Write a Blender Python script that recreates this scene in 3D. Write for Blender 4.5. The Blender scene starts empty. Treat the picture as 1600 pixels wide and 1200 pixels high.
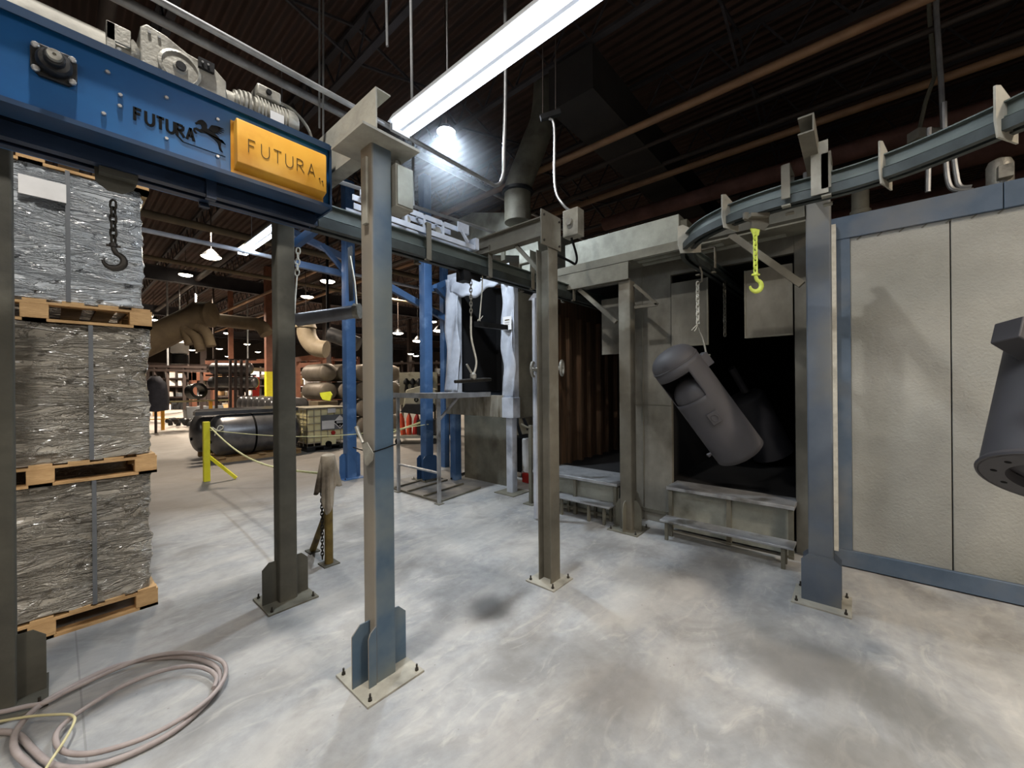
import bpy, math, random
from mathutils import Vector, Matrix
random.seed(7)
S = bpy.context.scene
COL = S.collection
R = math.radians
# ------------------------------------------------------------------ camera
FPX, CAMH, YAW, ROLL, CYP = 622.0, 1.62, R(41.0), R(0.5), 600.0
cf = Vector((math.cos(YAW), math.sin(YAW), 0)); cr0 = Vector((math.sin(YAW), -math.cos(YAW), 0)); cz = Vector((0, 0, 1))
cr = math.cos(ROLL)*cr0 - math.sin(ROLL)*cz
cu = math.cos(ROLL)*cz + math.sin(ROLL)*cr0
CAM = Vector((0, 0, CAMH))
cd = bpy.data.cameras.new('camera'); co = bpy.data.objects.new('camera', cd); COL.objects.link(co)
cd.sensor_width = 36; cd.lens = FPX/1600*36; cd.clip_end = 200; cd.clip_start = 0.02
m = Matrix((cr, cu, -cf)).transposed().to_4x4(); m.translation = CAM
co.matrix_world = m
S.camera = co
# measuring helpers: where a sight line meets a real plane of the hall
def ray(x, y): return cf + cr*((x-800)/FPX) - cu*((y-CYP)/FPX)
def atz(x, y, z=0.0): d = ray(x, y); return CAM + d*((z-CAMH)/d.z)
def atx(x, y, X): d = ray(x, y); return CAM + d*(X/d.x)
def aty(x, y, Y): d = ray(x, y); return CAM + d*(Y/d.y)
def atd(x, y, D): return CAM + ray(x, y)*D
# ------------------------------------------------------------------ view, world
S.view_settings.view_transform = 'Standard'; S.view_settings.look = 'None'
S.view_settings.gamma = 1; S.view_settings.exposure = 0.0; S.view_settings.use_curve_mapping = False
w = bpy.data.worlds.new('World'); S.world = w; w.use_nodes = True
w.node_tree.nodes['Background'].inputs[0].default_value = (0.7, 0.75, 0.85, 1)
w.node_tree.nodes['Background'].inputs[1].default_value = 0.04
# ------------------------------------------------------------------ lamps and added fill
def area(loc, rot, sx, sy, power, color, name='lamp_and_fill', spread=180):
    l = bpy.data.lights.new(name, 'AREA'); l.shape = 'RECTANGLE'; l.size = sx; l.size_y = sy
    l.energy = power; l.color = color; l.spread = R(spread)
    o = bpy.data.objects.new(name, l); COL.objects.link(o); o.location = loc; o.rotation_euler = rot
    return o
def point(loc, power, color, rad=0.1, name='lamp_and_fill'):
    l = bpy.data.lights.new(name, 'POINT'); l.energy = power; l.color = color; l.shadow_soft_size = rad
    o = bpy.data.objects.new(name, l); COL.objects.link(o); o.location = loc
    return o
def disk(loc, power, color, size=.5):
    o = area(loc, (0, 0, 0), size, size, power, color, spread=150); o.data.shape = 'DISK'; return o
COOL = (0.80, 0.90, 1.0); NEUT = (1.0, 0.95, 0.88); WARM = (1.0, 0.84, 0.66)
FIX = [(1.62, 1.22, 3.47), (1.62, -1.28, 3.47), (-1.6, 0.6, 3.6), (2.2, 7.0, 4.02)]     # twin tube fixtures, 2.44 m long along Y; second and third unseen, added as fill
for i, (x, y, z) in enumerate(FIX):
    for s in (-1, 1):
        area((x+s*0.055, y, z-0.074), (0, 0, 0), 0.036, 2.36, (9, 15, 8, 10)[i], (COOL, NEUT, NEUT, COOL)[i], spread=170)
HB = atz(697, 207, 4.8)                          # the lamp that glares beside the fixture
for x, y, e in ((2.5, 11.5, 300), (8.5, 13.5, 420), (3.5, 20, 800), (10, 25, 1000), (17, 16, 600), (6, 34, 1300), (20, 34, 1100), (3, 27, 900), (12, 33, 900)):
    disk((x, y, 5.35), e, WARM)  # disks without lamp bodies, added to brighten the far hall
disk((-3.5, -2.6, 5.35), 230, WARM)  # this and the next two: unseen fill disks added outside the frame
disk((2.2, -4.2, 5.35), 330, WARM)
disk((-6.0, 8.0, 5.35), 160, NEUT)
disk((HB.x, HB.y, HB.z-.06), 95, COOL, .2)
disk((0.1, 1.8, 6.13), 165, NEUT, .2)
# ------------------------------------------------------------------ materials
def lin(h):
    h = h.lstrip('#'); v = [int(h[i:i+2], 16)/255 for i in (0, 2, 4)]
    return tuple(c/12.92 if c <= .04045 else ((c+.055)/1.055)**2.4 for c in v) + (1,)
MATS = {}
def mat(name, c1, c2=None, scale=4, rough=.6, metal=0, bump=0, stretch=(1, 1, 1), spots=None, spot_scale=2, spot_lo=.55, spot_hi=.7,
        detail=6, rvar=0, coat=0, spec=.5, bscale=None, emit=None, estr=0, dust=None, dust_amt=.6):
    m = bpy.data.materials.new(name); m.use_nodes = True; nt = m.node_tree; n = nt.nodes; L = nt.links
    b = n['Principled BSDF']; b.inputs['Roughness'].default_value = rough; b.inputs['Metallic'].default_value = metal
    b.inputs['Coat Weight'].default_value = coat; b.inputs['Specular IOR Level'].default_value = spec
    MATS[name] = m
    if emit:
        b.inputs['Emission Color'].default_value = lin(emit); b.inputs['Emission Strength'].default_value = estr
    tc = n.new('ShaderNodeTexCoord'); mp = n.new('ShaderNodeMapping'); mp.inputs['Scale'].default_value = stretch
    L.new(tc.outputs['Object'], mp.inputs[0])
    if c2 is None: b.inputs['Base Color'].default_value = lin(c1); out = None
    else:
        t = n.new('ShaderNodeTexNoise'); t.inputs['Scale'].default_value = scale; t.inputs['Detail'].default_value = detail
        t.inputs['Roughness'].default_value = .62
        L.new(mp.outputs[0], t.inputs['Vector'])
        r = n.new('ShaderNodeValToRGB'); r.color_ramp.elements[0].position = .32; r.color_ramp.elements[1].position = .68
        r.color_ramp.elements[0].color = lin(c1); r.color_ramp.elements[1].color = lin(c2)
        L.new(t.outputs['Fac'], r.inputs[0]); out = r.outputs[0]
        if spots:
            t2 = n.new('ShaderNodeTexNoise'); t2.inputs['Scale'].default_value = spot_scale; t2.inputs['Detail'].default_value = 5
            L.new(mp.outputs[0], t2.inputs['Vector'])
            r2 = n.new('ShaderNodeMapRange'); r2.inputs[1].default_value = spot_lo; r2.inputs[2].default_value = spot_hi
            L.new(t2.outputs['Fac'], r2.inputs[0])
            mx = n.new('ShaderNodeMix'); mx.data_type = 'RGBA'; L.new(r2.outputs[0], mx.inputs[0])
            L.new(out, mx.inputs[6]); mx.inputs[7].default_value = lin(spots); out = mx.outputs[2]
        if dust:   # powder that has settled on the side that faces the aisle
            g = n.new('ShaderNodeNewGeometry'); sx = n.new('ShaderNodeSeparateXYZ'); L.new(g.outputs['True Normal'], sx.inputs[0])
            a = n.new('ShaderNodeMath'); a.operation = 'MULTIPLY'; a.inputs[1].default_value = -1; L.new(sx.outputs[0], a.inputs[0])
            p = n.new('ShaderNodeMath'); p.operation = 'ADD'; L.new(a.outputs[0], p.inputs[0])
            q = n.new('ShaderNodeMath'); q.operation = 'MULTIPLY_ADD'; q.inputs[1].default_value = 1.6; q.inputs[2].default_value = -.95
            t3 = n.new('ShaderNodeTexNoise'); t3.inputs['Scale'].default_value = 1.3; t3.inputs['Detail'].default_value = 7
            L.new(tc.outputs['Object'], t3.inputs['Vector']); L.new(t3.outputs['Fac'], q.inputs[0]); L.new(q.outputs[0], p.inputs[1])
            p.use_clamp = True
            s = n.new('ShaderNodeMath'); s.operation = 'MULTIPLY'; s.inputs[1].default_value = dust_amt; L.new(p.outputs[0], s.inputs[0])
            mx = n.new('ShaderNodeMix'); mx.data_type = 'RGBA'; L.new(s.outputs[0], mx.inputs[0])
            L.new(out, mx.inputs[6]); mx.inputs[7].default_value = lin(dust); out = mx.outputs[2]
        L.new(out, b.inputs['Base Color'])
        if rvar:
            rr = n.new('ShaderNodeMapRange'); rr.inputs[3].default_value = rough-rvar; rr.inputs[4].default_value = rough+rvar
            L.new(t.outputs['Fac'], rr.inputs[0]); L.new(rr.outputs[0], b.inputs['Roughness'])
    if bump:
        t = n.new('ShaderNodeTexNoise'); t.inputs['Scale'].default_value = bscale or scale*6; t.inputs['Detail'].default_value = 5
        L.new(mp.outputs[0], t.inputs['Vector'])
        bb = n.new('ShaderNodeBump'); bb.inputs['Strength'].default_value = bump; bb.inputs['Distance'].default_value = .01
        L.new(t.outputs['Fac'], bb.inputs['Height']); L.new(bb.outputs[0], b.inputs['Normal'])
    return m
M_BLUE = mat('blue_dusty_paint', '#3b5064', '#4d6478', 2.2, .55, 0, .15, spots='#75786f', spot_scale=1.1, spot_lo=.44, spot_hi=.62, dust='#958b7b', dust_amt=1.0)
M_DPOST = mat('slate_blue_column', '#4a5461', '#5f6976', 2, .6, 0, .15, spots='#6b6c69', spot_scale=1.2, spot_lo=.45, spot_hi=.6)
M_BLUE2 = mat('blue_paint', '#32547f', '#4a6c98', 2, .42, 0, .05, spots='#6f8db5', spot_scale=3)
M_GREYPOST = mat('powder_coated_grey', '#59554a', '#716c60', 3, .75, 0, .25, spots='#8a8a80', spot_scale=1.5)
M_OLIVE = mat('dark_powdered_steel', '#3e3d37', '#55544b', 3, .8, 0, .25, spots='#6a685e', spot_scale=1.7)
M_BEIGE = mat('powder_beige_steel', '#8c8a80', '#aaa79b', 5, .7, 0, .2, spots='#6e6c64', spot_scale=3)
M_DKRAIL = mat('rail_steel', '#4f5855', '#6b7471', 6, .5, .2, .15, stretch=(.3, .3, 1), spots='#383d3d', spot_scale=3)
M_RAILLIP = mat('rail_lip_steel', '#2f3433', '#454b4a', 6, .5, .5, .1)
M_RAILBLUE = mat('navy_rail', '#1c2a40', '#2a3b55', 5, .4, .2, .1)
M_DRIVE = mat('drive_blue', '#124a80', '#1c5f98', 1.4, .33, 0, .03, spots='#2470ac', spot_scale=1.3, coat=.25)
M_DRIVELIP = mat('drive_navy', '#12304f', '#1b3f63', 3, .4)
M_YEL = mat('guard_yellow', '#d69a2e', '#e0a83c', 3, .42, 0, .03, spots='#c98c22', spot_scale=4)
M_BLACK = mat('black_paint', '#050505', '#0b0b0c', 8, .8, spec=.15)
M_INK = mat('dark_ink', '#4a3a12')
M_CAST = mat('cast_aluminium', '#8e8c84', '#b5b3aa', 9, .45, .35, .3, spots='#5c5a54', spot_scale=6)
M_DKCAST = mat('dark_cast_iron', '#1c1d1f', '#303235', 8, .42, .5, .2)
M_ZINC = mat('zinc_bolt', '#a9abad', '#c8c9ca', 20, .35, .8)
M_RUSTB = mat('bolt_dark', '#2a2825', '#4a453e', 20, .6, .5)
M_GALV = mat('galvanised_sheet', '#8f9187', '#b2b4a9', 3.5, .55, .25, .15, spots='#6d6c62', spot_scale=2.1, spot_lo=.5)
M_GALVDK = mat('dirty_galvanised', '#5f5d52', '#7c7a6d', 3, .7, .1, .2, spots='#4a463c', spot_scale=2)
M_BOOTH = mat('booth_dirty_panel', '#56534a', '#85837a', 2.0, .72, .05, .3, spots='#4a4840', spot_scale=1.3, spot_lo=.5, stretch=(1, 1, .7))
M_PANEL = mat('booth_panel_powdered', '#9b9c97', '#abaca7', 1.5, .7, 0, .45, spots='#858781', spot_scale=.9, spot_lo=.45, spot_hi=.7, bscale=60)
M_FRAMEBLUE = mat('booth_frame_blue', '#46586c', '#5c6c80', 2.5, .6, 0, .1, spots='#74777a', spot_scale=1.6, spot_lo=.5)
M_DARKIN = mat('near_black_interior', '#0c0c0d', '#17171a', 2, .9)  # near-black base colour for the booth linings
M_BROWNIN = mat('brown_curtain', '#3d2e20', '#6a4e36', 4, .85, 0, .4, stretch=(6, 6, .3))
M_TANK = mat('primer_grey_tank', '#3d3c3f', '#444246', 2, .62, 0, .05, spots='#4b494d', spot_scale=1.5)
M_TANKBG = mat('steel_tank', '#5a5a5c', '#77777a', 3, .32, .6, .05, spots='#48484a', spot_scale=2)
M_TANKTAN = mat('tan_steel_tank', '#746c62', '#8e857a', 3, .5, .2, .05)
M_WHITEFRAME = mat('white_film_frame', '#a9b0bd', '#cfd5e0', 3, .35, 0, .6, spots='#8c919b', spot_scale=2.4, bscale=6)
M_TABLE = mat('steel_table', '#94969a', '#b9bbbd', 5, .45, .5, .15, spots='#6a6862', spot_scale=4)
M_APRON = mat('stained_apron', '#7d776a', '#a09b8e', 4, .7, .05, .3, stretch=(3, 3, .8), spots='#645c4c', spot_scale=3, spot_lo=.48)
M_CHAIN = mat('chain_steel', '#6e6a60', '#8f8b80', 20, .5, .7)
M_CHAINDK = mat('chain_dark', '#24221f', '#38352f', 20, .55, .6)
M_CHAINWH = mat('chain_powdered', '#b9b5a8', '#d5d2c6', 20, .7)
M_CHAINYEL = mat('chain_hi_vis', '#c2cf4a', '#dbe668', 20, .5)
M_HOOKDK = mat('hook_iron', '#2e2c2a', '#474440', 14, .5, .5)
M_WOOD = mat('pallet_wood', '#b08d60', '#cda97a', 6, .8, 0, .3, stretch=(1, 4, 4), spots='#8c6a42', spot_scale=4)
M_HOSE = mat('pink_grey_hose', '#8f8583', '#a59b98', 8, .55)
M_CORD = mat('cream_cord', '#b5ad84', '#cdc69c', 8, .6)
M_YPOST = mat('yellow_post', '#d9cf1c', '#e9e03a', 5, .5)
M_ROPE = mat('yellow_rope', '#c9c98e', '#e2dfae', 60, .8)
M_RUSTPOST = mat('rusty_post', '#5b4a22', '#7d6a35', 7, .75, .1, .4, spots='#4a3a1e', spot_scale=6)
M_CLOTH = mat('rag_cloth', '#8c8171', '#b3a998', 5, .95, 0, .4, spots='#4a4034', spot_scale=3, spot_lo=.48)
M_ORANGE = mat('orange_brown_pipe', '#7f6148', '#997656', 3, .6, .05, .1, spots='#6e4a34', spot_scale=1.5)
M_DKPIPE = mat('dark_pipe', '#2d2623', '#40352f', 3, .7)
M_REDPIPE = mat('red_brown_lagging', '#65473f', '#876158', 3, .8, 0, .2)
M_CEIL = mat('roof_deck', '#1d1714', '#271f1b', 1.2, .9, 0, .0)
M_JOIST = mat('joist_steel', '#29272b', '#3a373b', 3, .8)
M_DUCTDK = mat('dark_duct', '#1d1a19', '#2c2826', 2, .8)
M_DUCTTAN = mat('tan_duct', '#5a4d3e', '#74664f', 2, .8)
M_CONDUIT = mat('conduit', '#8f9194', '#b5b8bb', 5, .4, .5)
M_WALL = mat('hall_wall', '#3a322d', '#4b413a', .6, .9)
M_TUBE = mat('lamp_tube', '#ffffff', emit='#e4efff', estr=10)
M_BULB = mat('lamp_bulb', '#ffffff', emit='#f2f6ff', estr=60)
M_BULBW = mat('lamp_bulb_warm', '#ffffff', emit='#fff0d6', estr=22)
M_WIN = mat('far_window', '#ffffff', emit='#fff6ec', estr=1.6)
M_FIXT = mat('fixture_enamel', '#b9bcc0', '#d0d3d6', 4, .4)
M_IBC = mat('ibc_plastic', '#e4d9a4', '#efe6ba', 2, .4, 0, .05)
M_CREAM = mat('cream_duct', '#9c8e78', '#b3a58e', 3, .6)
M_CAGE = mat('cage_wire', '#a8a292', '#c0bbad', 8, .4, .6)
M_PLASTIC = mat('black_plastic', '#17181a', '#232427', 6, .5)
M_WHITE = mat('white_paper', '#d8d8d8', '#e6e6e6', 6, .7)
M_GREYPLATE = mat('grey_plate', '#5d6166', '#6f7378', 4, .5)
M_RED = mat('red_paint', '#9b1f1c', '#b52a24', 4, .45)
M_REDOR = mat('orange_red_paint', '#c4472a', '#de5a36', 4, .5)
M_BRTAN = mat('orange_steel', '#6a4231', '#8a5a46', 3, .6)
M_RACKDK = mat('dark_rack', '#2b2220', '#3c302c', 4, .7)
M_CARD = mat('cardboard', '#a9845c', '#bf9a70', 5, .85)
M_BOARD = mat('tool_board', '#a8a592', '#bbb8a6', 3, .7, spots='#77745f', spot_scale=3)
M_HIVIS = mat('hi_vis_yellow', '#d6e432', '#e8f250', 5, .6)
M_DENIM = mat('dark_navy_cloth', '#20222c', '#2e303c', 5, .9)

def floor_material():
    m = bpy.data.materials.new('concrete_floor'); m.use_nodes = True; nt = m.node_tree; n = nt.nodes; L = nt.links
    b = n['Principled BSDF']; tc = n.new('ShaderNodeTexCoord')
    def noise(s, d=7, sc=(1, 1, 1), dist=0):
        mp = n.new('ShaderNodeMapping'); mp.inputs['Scale'].default_value = sc; L.new(tc.outputs['Object'], mp.inputs[0])
        mp.inputs['Rotation'].default_value = (0, 0, R(20))
        t = n.new('ShaderNodeTexNoise'); t.inputs['Scale'].default_value = s; t.inputs['Detail'].default_value = d
        t.inputs['Roughness'].default_value = .6; t.inputs['Distortion'].default_value = dist
        L.new(mp.outputs[0], t.inputs[0]); return t.outputs['Fac']
    def ramp(src, a, b_, ca, cb):
        r = n.new('ShaderNodeValToRGB'); r.color_ramp.elements[0].position = a; r.color_ramp.elements[1].position = b_
        r.color_ramp.elements[0].color = ca; r.color_ramp.elements[1].color = cb; L.new(src, r.inputs[0]); return r.outputs[0]
    def mixc(f, a, c, mode='MIX'):
        x = n.new('ShaderNodeMix'); x.data_type = 'RGBA'; x.blend_type = mode
        if isinstance(f, float): x.inputs[0].default_value = f
        else: L.new(f, x.inputs[0])
        L.new(a, x.inputs[6])
        if isinstance(c, tuple): x.inputs[7].default_value = c
        else: L.new(c, x.inputs[7])
        return x.outputs[2]
    base = ramp(noise(.9, 9, dist=.4), .3, .7, lin('#84878a'), lin('#a2a4a5'))
    fine = ramp(noise(14, 8), .3, .7, (.82, .82, .82, 1), (1.08, 1.08, 1.08, 1))
    c = mixc(1.0, base, fine, 'MULTIPLY')
    sweep = ramp(noise(1.2, 9, (.7, 1.7, 1), .8), .42, .78, (0, 0, 0, 1), (1, 1, 1, 1))
    c = mixc(sweep, c, lin('#b3b1ac'))
    blot = ramp(noise(1.3, 8, (1, 1.3, 1), .7), .5, .68, (0, 0, 0, 1), (.75, .75, .75, 1))
    c = mixc(blot, c, lin('#757472'))
    scr = ramp(noise(4, 9, (.8, 1.9, 1), 1.6), .54, .74, (0, 0, 0, 1), (.4, .4, .4, 1))
    c = mixc(scr, c, lin('#c4c1ba'))
    # dark blotches at set spots; the first is a cast shadow painted in
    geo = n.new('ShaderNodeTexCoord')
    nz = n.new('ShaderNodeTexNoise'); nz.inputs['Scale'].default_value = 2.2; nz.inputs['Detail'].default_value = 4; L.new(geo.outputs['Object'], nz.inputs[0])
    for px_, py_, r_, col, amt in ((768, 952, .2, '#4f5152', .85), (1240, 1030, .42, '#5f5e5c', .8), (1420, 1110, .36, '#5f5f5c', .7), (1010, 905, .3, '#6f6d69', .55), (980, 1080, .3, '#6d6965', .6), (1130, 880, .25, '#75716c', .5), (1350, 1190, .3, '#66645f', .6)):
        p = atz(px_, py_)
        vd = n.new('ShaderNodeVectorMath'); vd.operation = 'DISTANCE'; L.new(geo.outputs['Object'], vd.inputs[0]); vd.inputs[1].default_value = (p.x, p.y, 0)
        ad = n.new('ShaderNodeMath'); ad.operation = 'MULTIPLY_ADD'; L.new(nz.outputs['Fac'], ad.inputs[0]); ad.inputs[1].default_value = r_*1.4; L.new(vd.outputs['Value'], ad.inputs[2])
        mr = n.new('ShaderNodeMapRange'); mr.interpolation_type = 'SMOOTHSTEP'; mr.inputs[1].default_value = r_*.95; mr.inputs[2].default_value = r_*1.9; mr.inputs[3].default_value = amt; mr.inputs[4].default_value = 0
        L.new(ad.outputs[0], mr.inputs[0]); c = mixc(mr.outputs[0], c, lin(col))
    # scattered grit
    vo = n.new('ShaderNodeTexVoronoi'); vo.inputs['Scale'].default_value = 9; L.new(tc.outputs['Object'], vo.inputs[0])
    g = n.new('ShaderNodeMapRange'); g.inputs[1].default_value = .035; g.inputs[2].default_value = .055; g.inputs[3].default_value = .6; g.inputs[4].default_value = 0
    L.new(vo.outputs['Distance'], g.inputs[0]); c = mixc(g.outputs[0], c, lin('#777470'))
    # sawn joints
    sp = n.new('ShaderNodeSeparateXYZ'); L.new(tc.outputs['Object'], sp.inputs[0])
    for ax, off, per in ((0, -.08, 12.0), (1, -6.2, 9.0)):
        a = n.new('ShaderNodeMath'); a.operation = 'ADD'; a.inputs[1].default_value = off+30*per; L.new(sp.outputs[ax], a.inputs[0])
        md = n.new('ShaderNodeMath'); md.operation = 'MODULO'; md.inputs[1].default_value = per; L.new(a.outputs[0], md.inputs[0])
        lt = n.new('ShaderNodeMath'); lt.operation = 'LESS_THAN'; lt.inputs[1].default_value = .008; L.new(md.outputs[0], lt.inputs[0])
        sc = n.new('ShaderNodeMath'); sc.operation = 'MULTIPLY'; sc.inputs[1].default_value = .35; L.new(lt.outputs[0], sc.inputs[0])
        c = mixc(sc.outputs[0], c, lin('#5b5a58'))
    # the aisle beyond is bare warm concrete, the near bay carries pale powder
    mr = n.new('ShaderNodeMapRange'); mr.interpolation_type = 'SMOOTHSTEP'; mr.inputs[1].default_value = 5.6; mr.inputs[2].default_value = 7.0; mr.inputs[3].default_value = 0; mr.inputs[4].default_value = .75
    L.new(sp.outputs[1], mr.inputs[0]); c = mixc(mr.outputs[0], c, lin('#716961'))
    L.new(c, b.inputs['Base Color'])
    rr = n.new('ShaderNodeMapRange'); rr.inputs[3].default_value = .5; rr.inputs[4].default_value = .75; L.new(noise(2.2), rr.inputs[0]); L.new(rr.outputs[0], b.inputs['Roughness'])
    bp = n.new('ShaderNodeBump'); bp.inputs['Strength'].default_value = .25; bp.inputs['Distance'].default_value = .004
    L.new(noise(30), bp.inputs['Height']); L.new(bp.outputs[0], b.inputs['Normal'])
    return m
def film_material(name, c1, c2, zs):
    m = bpy.data.materials.new(name); m.use_nodes = True; nt = m.node_tree; n = nt.nodes; L = nt.links
    b = n['Principled BSDF']; tc = n.new('ShaderNodeTexCoord')
    def nz(scale, rot, sc, det, dist):
        mp = n.new('ShaderNodeMapping'); mp.inputs['Scale'].default_value = sc; mp.inputs['Rotation'].default_value = (0, R(rot), 0)
        L.new(tc.outputs['Object'], mp.inputs[0])
        t = n.new('ShaderNodeTexNoise'); t.inputs['Scale'].default_value = scale; t.inputs['Detail'].default_value = det
        t.inputs['Roughness'].default_value = .6; t.inputs['Distortion'].default_value = dist
        L.new(mp.outputs[0], t.inputs[0]); return t.outputs['Fac']
    a = nz(1.6, 16, (1, 1, 6), 5, 1.2); c = nz(2.6, -30, (1, 1, 3), 5, 1.8); d = nz(1.6, 3, (1, 1, 1.4), 4, .5)
    def rid(x):   # thin creases where the noise crosses its middle
        s_ = n.new('ShaderNodeMath'); s_.operation = 'SUBTRACT'; s_.inputs[1].default_value = .5; L.new(x, s_.inputs[0])
        q = n.new('ShaderNodeMath'); q.operation = 'ABSOLUTE'; L.new(s_.outputs[0], q.inputs[0])
        r = n.new('ShaderNodeMapRange'); r.inputs[1].default_value = 0; r.inputs[2].default_value = .07; r.inputs[3].default_value = 1; r.inputs[4].default_value = 0
        L.new(q.outputs[0], r.inputs[0]); return r.outputs[0]
    def add(x, y, k):
        q = n.new('ShaderNodeMath'); q.operation = 'MULTIPLY_ADD'; L.new(x, q.inputs[0]); q.inputs[1].default_value = k; L.new(y, q.inputs[2]); return q.outputs[0]
    h = add(rid(a), add(rid(c), d, .5), .6)
    r = n.new('ShaderNodeValToRGB'); r.color_ramp.elements[0].position = .34; r.color_ramp.elements[1].position = .68
    r.color_ramp.elements[0].color = lin(c1); r.color_ramp.elements[1].color = lin(c2)
    sm = n.new('ShaderNodeMath'); sm.operation = 'MULTIPLY'; sm.inputs[1].default_value = .5; L.new(add(a, d, .8), sm.inputs[0])
    L.new(sm.outputs[0], r.inputs[0]); L.new(r.outputs[0], b.inputs['Base Color'])
    b.inputs['Roughness'].default_value = .3; b.inputs['Coat Weight'].default_value = 1.0; b.inputs['Coat Roughness'].default_value = .1
    bp = n.new('ShaderNodeBump'); bp.inputs['Strength'].default_value = 1.0; bp.inputs['Distance'].default_value = .034
    L.new(h, bp.inputs['Height']); L.new(bp.outputs[0], b.inputs['Normal']); L.new(bp.outputs[0], b.inputs['Coat Normal'])
    return m
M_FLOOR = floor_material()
M_FILM = film_material('stretch_film', '#7d776c', '#bcb7ac', 1.3)
M_FILM2 = film_material('stretch_film_glare', '#8b9299', '#d2d8de', 1.5)  # paler bluish copy: reflected glare put into the film colour
M_DECK = mat('corrugated_deck', '#35251f', '#4a342b', 1.0, .9)
nt = M_DECK.node_tree; wv = nt.nodes.new('ShaderNodeTexWave'); wv.inputs['Scale'].default_value = 2.0; wv.bands_direction = 'X'
tcn = nt.nodes.new('ShaderNodeTexCoord'); nt.links.new(tcn.outputs['Object'], wv.inputs[0])
bpn = nt.nodes.new('ShaderNodeBump'); bpn.inputs['Distance'].default_value = .08; nt.links.new(wv.outputs['Fac'], bpn.inputs['Height'])
nt.links.new(bpn.outputs[0], nt.nodes['Principled BSDF'].inputs['Normal'])
# ------------------------------------------------------------------ mesh helpers
class MB:
    def __init__(s): s.v = []; s.f = []
    def add(s, vs, fs):
        o = len(s.v); s.v += [Vector(p) for p in vs]; s.f += [tuple(i+o for i in f) for f in fs]; return s
    def obox(s, c, a, b, d):   # centre and three half vectors
        c, a, b, d = Vector(c), Vector(a), Vector(b), Vector(d)
        vs = [c+i*a+j*b+k*d for i in (-1, 1) for j in (-1, 1) for k in (-1, 1)]
        fs = [(0, 1, 3, 2), (4, 6, 7, 5), (0, 4, 5, 1), (2, 3, 7, 6), (0, 2, 6, 4), (1, 5, 7, 3)]
        if a.cross(b).dot(d) < 0: fs = [f[::-1] for f in fs]
        return s.add(vs, fs)
    def box(s, x0, x1, y0, y1, z0, z1):
        return s.obox(((x0+x1)/2, (y0+y1)/2, (z0+z1)/2), (abs(x1-x0)/2, 0, 0), (0, abs(y1-y0)/2, 0), (0, 0, abs(z1-z0)/2))
    def bar(s, p, q, wd, h, up=(0, 0, 1)):
        p, q = Vector(p), Vector(q); d = q-p; t = d.normalized(); up = Vector(up)
        if abs(t.dot(up)) > .98: up = Vector((1, 0, 0))
        sd = t.cross(up).normalized(); u = sd.cross(t)
        return s.obox((p+q)/2, d/2, sd*wd/2, u*h/2)
    def tube(s, path, r, n=10, closed=False):
        P = [Vector(p) for p in path]; N = len(P); rs = r if isinstance(r, (list, tuple)) else [r]*N
        ts = []
        for i in range(N):
            if closed: t = P[(i+1) % N]-P[i-1]
            else: t = P[min(i+1, N-1)]-P[max(i-1, 0)]
            ts.append(t.normalized() if t.length > 1e-9 else Vector((0, 0, 1)))
        a = Vector((0, 0, 1)) if abs(ts[0].z) < .9 else Vector((1, 0, 0))
        nrm = (a-ts[0]*a.dot(ts[0])).normalized(); vs = []
        for i in range(N):
            nrm = (nrm-ts[i]*nrm.dot(ts[i])).normalized(); bn = ts[i].cross(nrm)
            vs += [P[i]+(nrm*math.cos(2*math.pi*k/n)+bn*math.sin(2*math.pi*k/n))*rs[i] for k in range(n)]
        fs = []
        for i in range(N if closed else N-1):
            j = (i+1) % N
            fs += [(i*n+k, i*n+(k+1) % n, j*n+(k+1) % n, j*n+k) for k in range(n)]
        if not closed: fs += [tuple(range(n-1, -1, -1)), tuple((N-1)*n+k for k in range(n))]
        return s.add(vs, fs)
    def cyl(s, p, q, r, n=20, r2=None): return s.tube([p, q], [r, r if r2 is None else r2], n)
    def lathe(s, prof, o, ax, n=28, cap=True):   # prof: (radius, distance along axis)
        o, ax = Vector(o), Vector(ax).normalized(); a = Vector((0, 0, 1)) if abs(ax.z) < .9 else Vector((1, 0, 0))
        u = (a-ax*a.dot(ax)).normalized(); v = ax.cross(u); vs = []
        for rr, t in prof: vs += [o+ax*t+(u*math.cos(2*math.pi*k/n)+v*math.sin(2*math.pi*k/n))*max(rr, 1e-4) for k in range(n)]
        fs = []
        for i in range(len(prof)-1): fs += [(i*n+k, i*n+(k+1) % n, (i+1)*n+(k+1) % n, (i+1)*n+k) for k in range(n)]
        if cap: fs += [tuple(range(n-1, -1, -1)), tuple((len(prof)-1)*n+k for k in range(n))]
        return s.add(vs, fs)
    def prism(s, poly, o, U, V, W):   # polygon in U,V extruded along W
        o, U, V, W = Vector(o), Vector(U), Vector(V), Vector(W); n = len(poly)
        ar = sum(poly[i][0]*poly[(i+1) % n][1]-poly[(i+1) % n][0]*poly[i][1] for i in range(n))
        flip = (ar > 0) != (U.cross(V).dot(W) > 0)
        vs = [o+U*a+V*b for a, b in poly]+[o+U*a+V*b+W for a, b in poly]
        fs = [tuple(range(n-1, -1, -1)), tuple(range(n, 2*n))]+[(i, (i+1) % n, n+(i+1) % n, n+i) for i in range(n)]
        if flip: fs = [f[::-1] for f in fs]
        return s.add(vs, fs)
    def grid(s, fn, nu, nv):
        vs = [fn(i/nu, j/nv) for j in range(nv+1) for i in range(nu+1)]
        fs = [(j*(nu+1)+i, j*(nu+1)+i+1, (j+1)*(nu+1)+i+1, (j+1)*(nu+1)+i) for j in range(nv) for i in range(nu)]
        return s.add(vs, fs)
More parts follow.
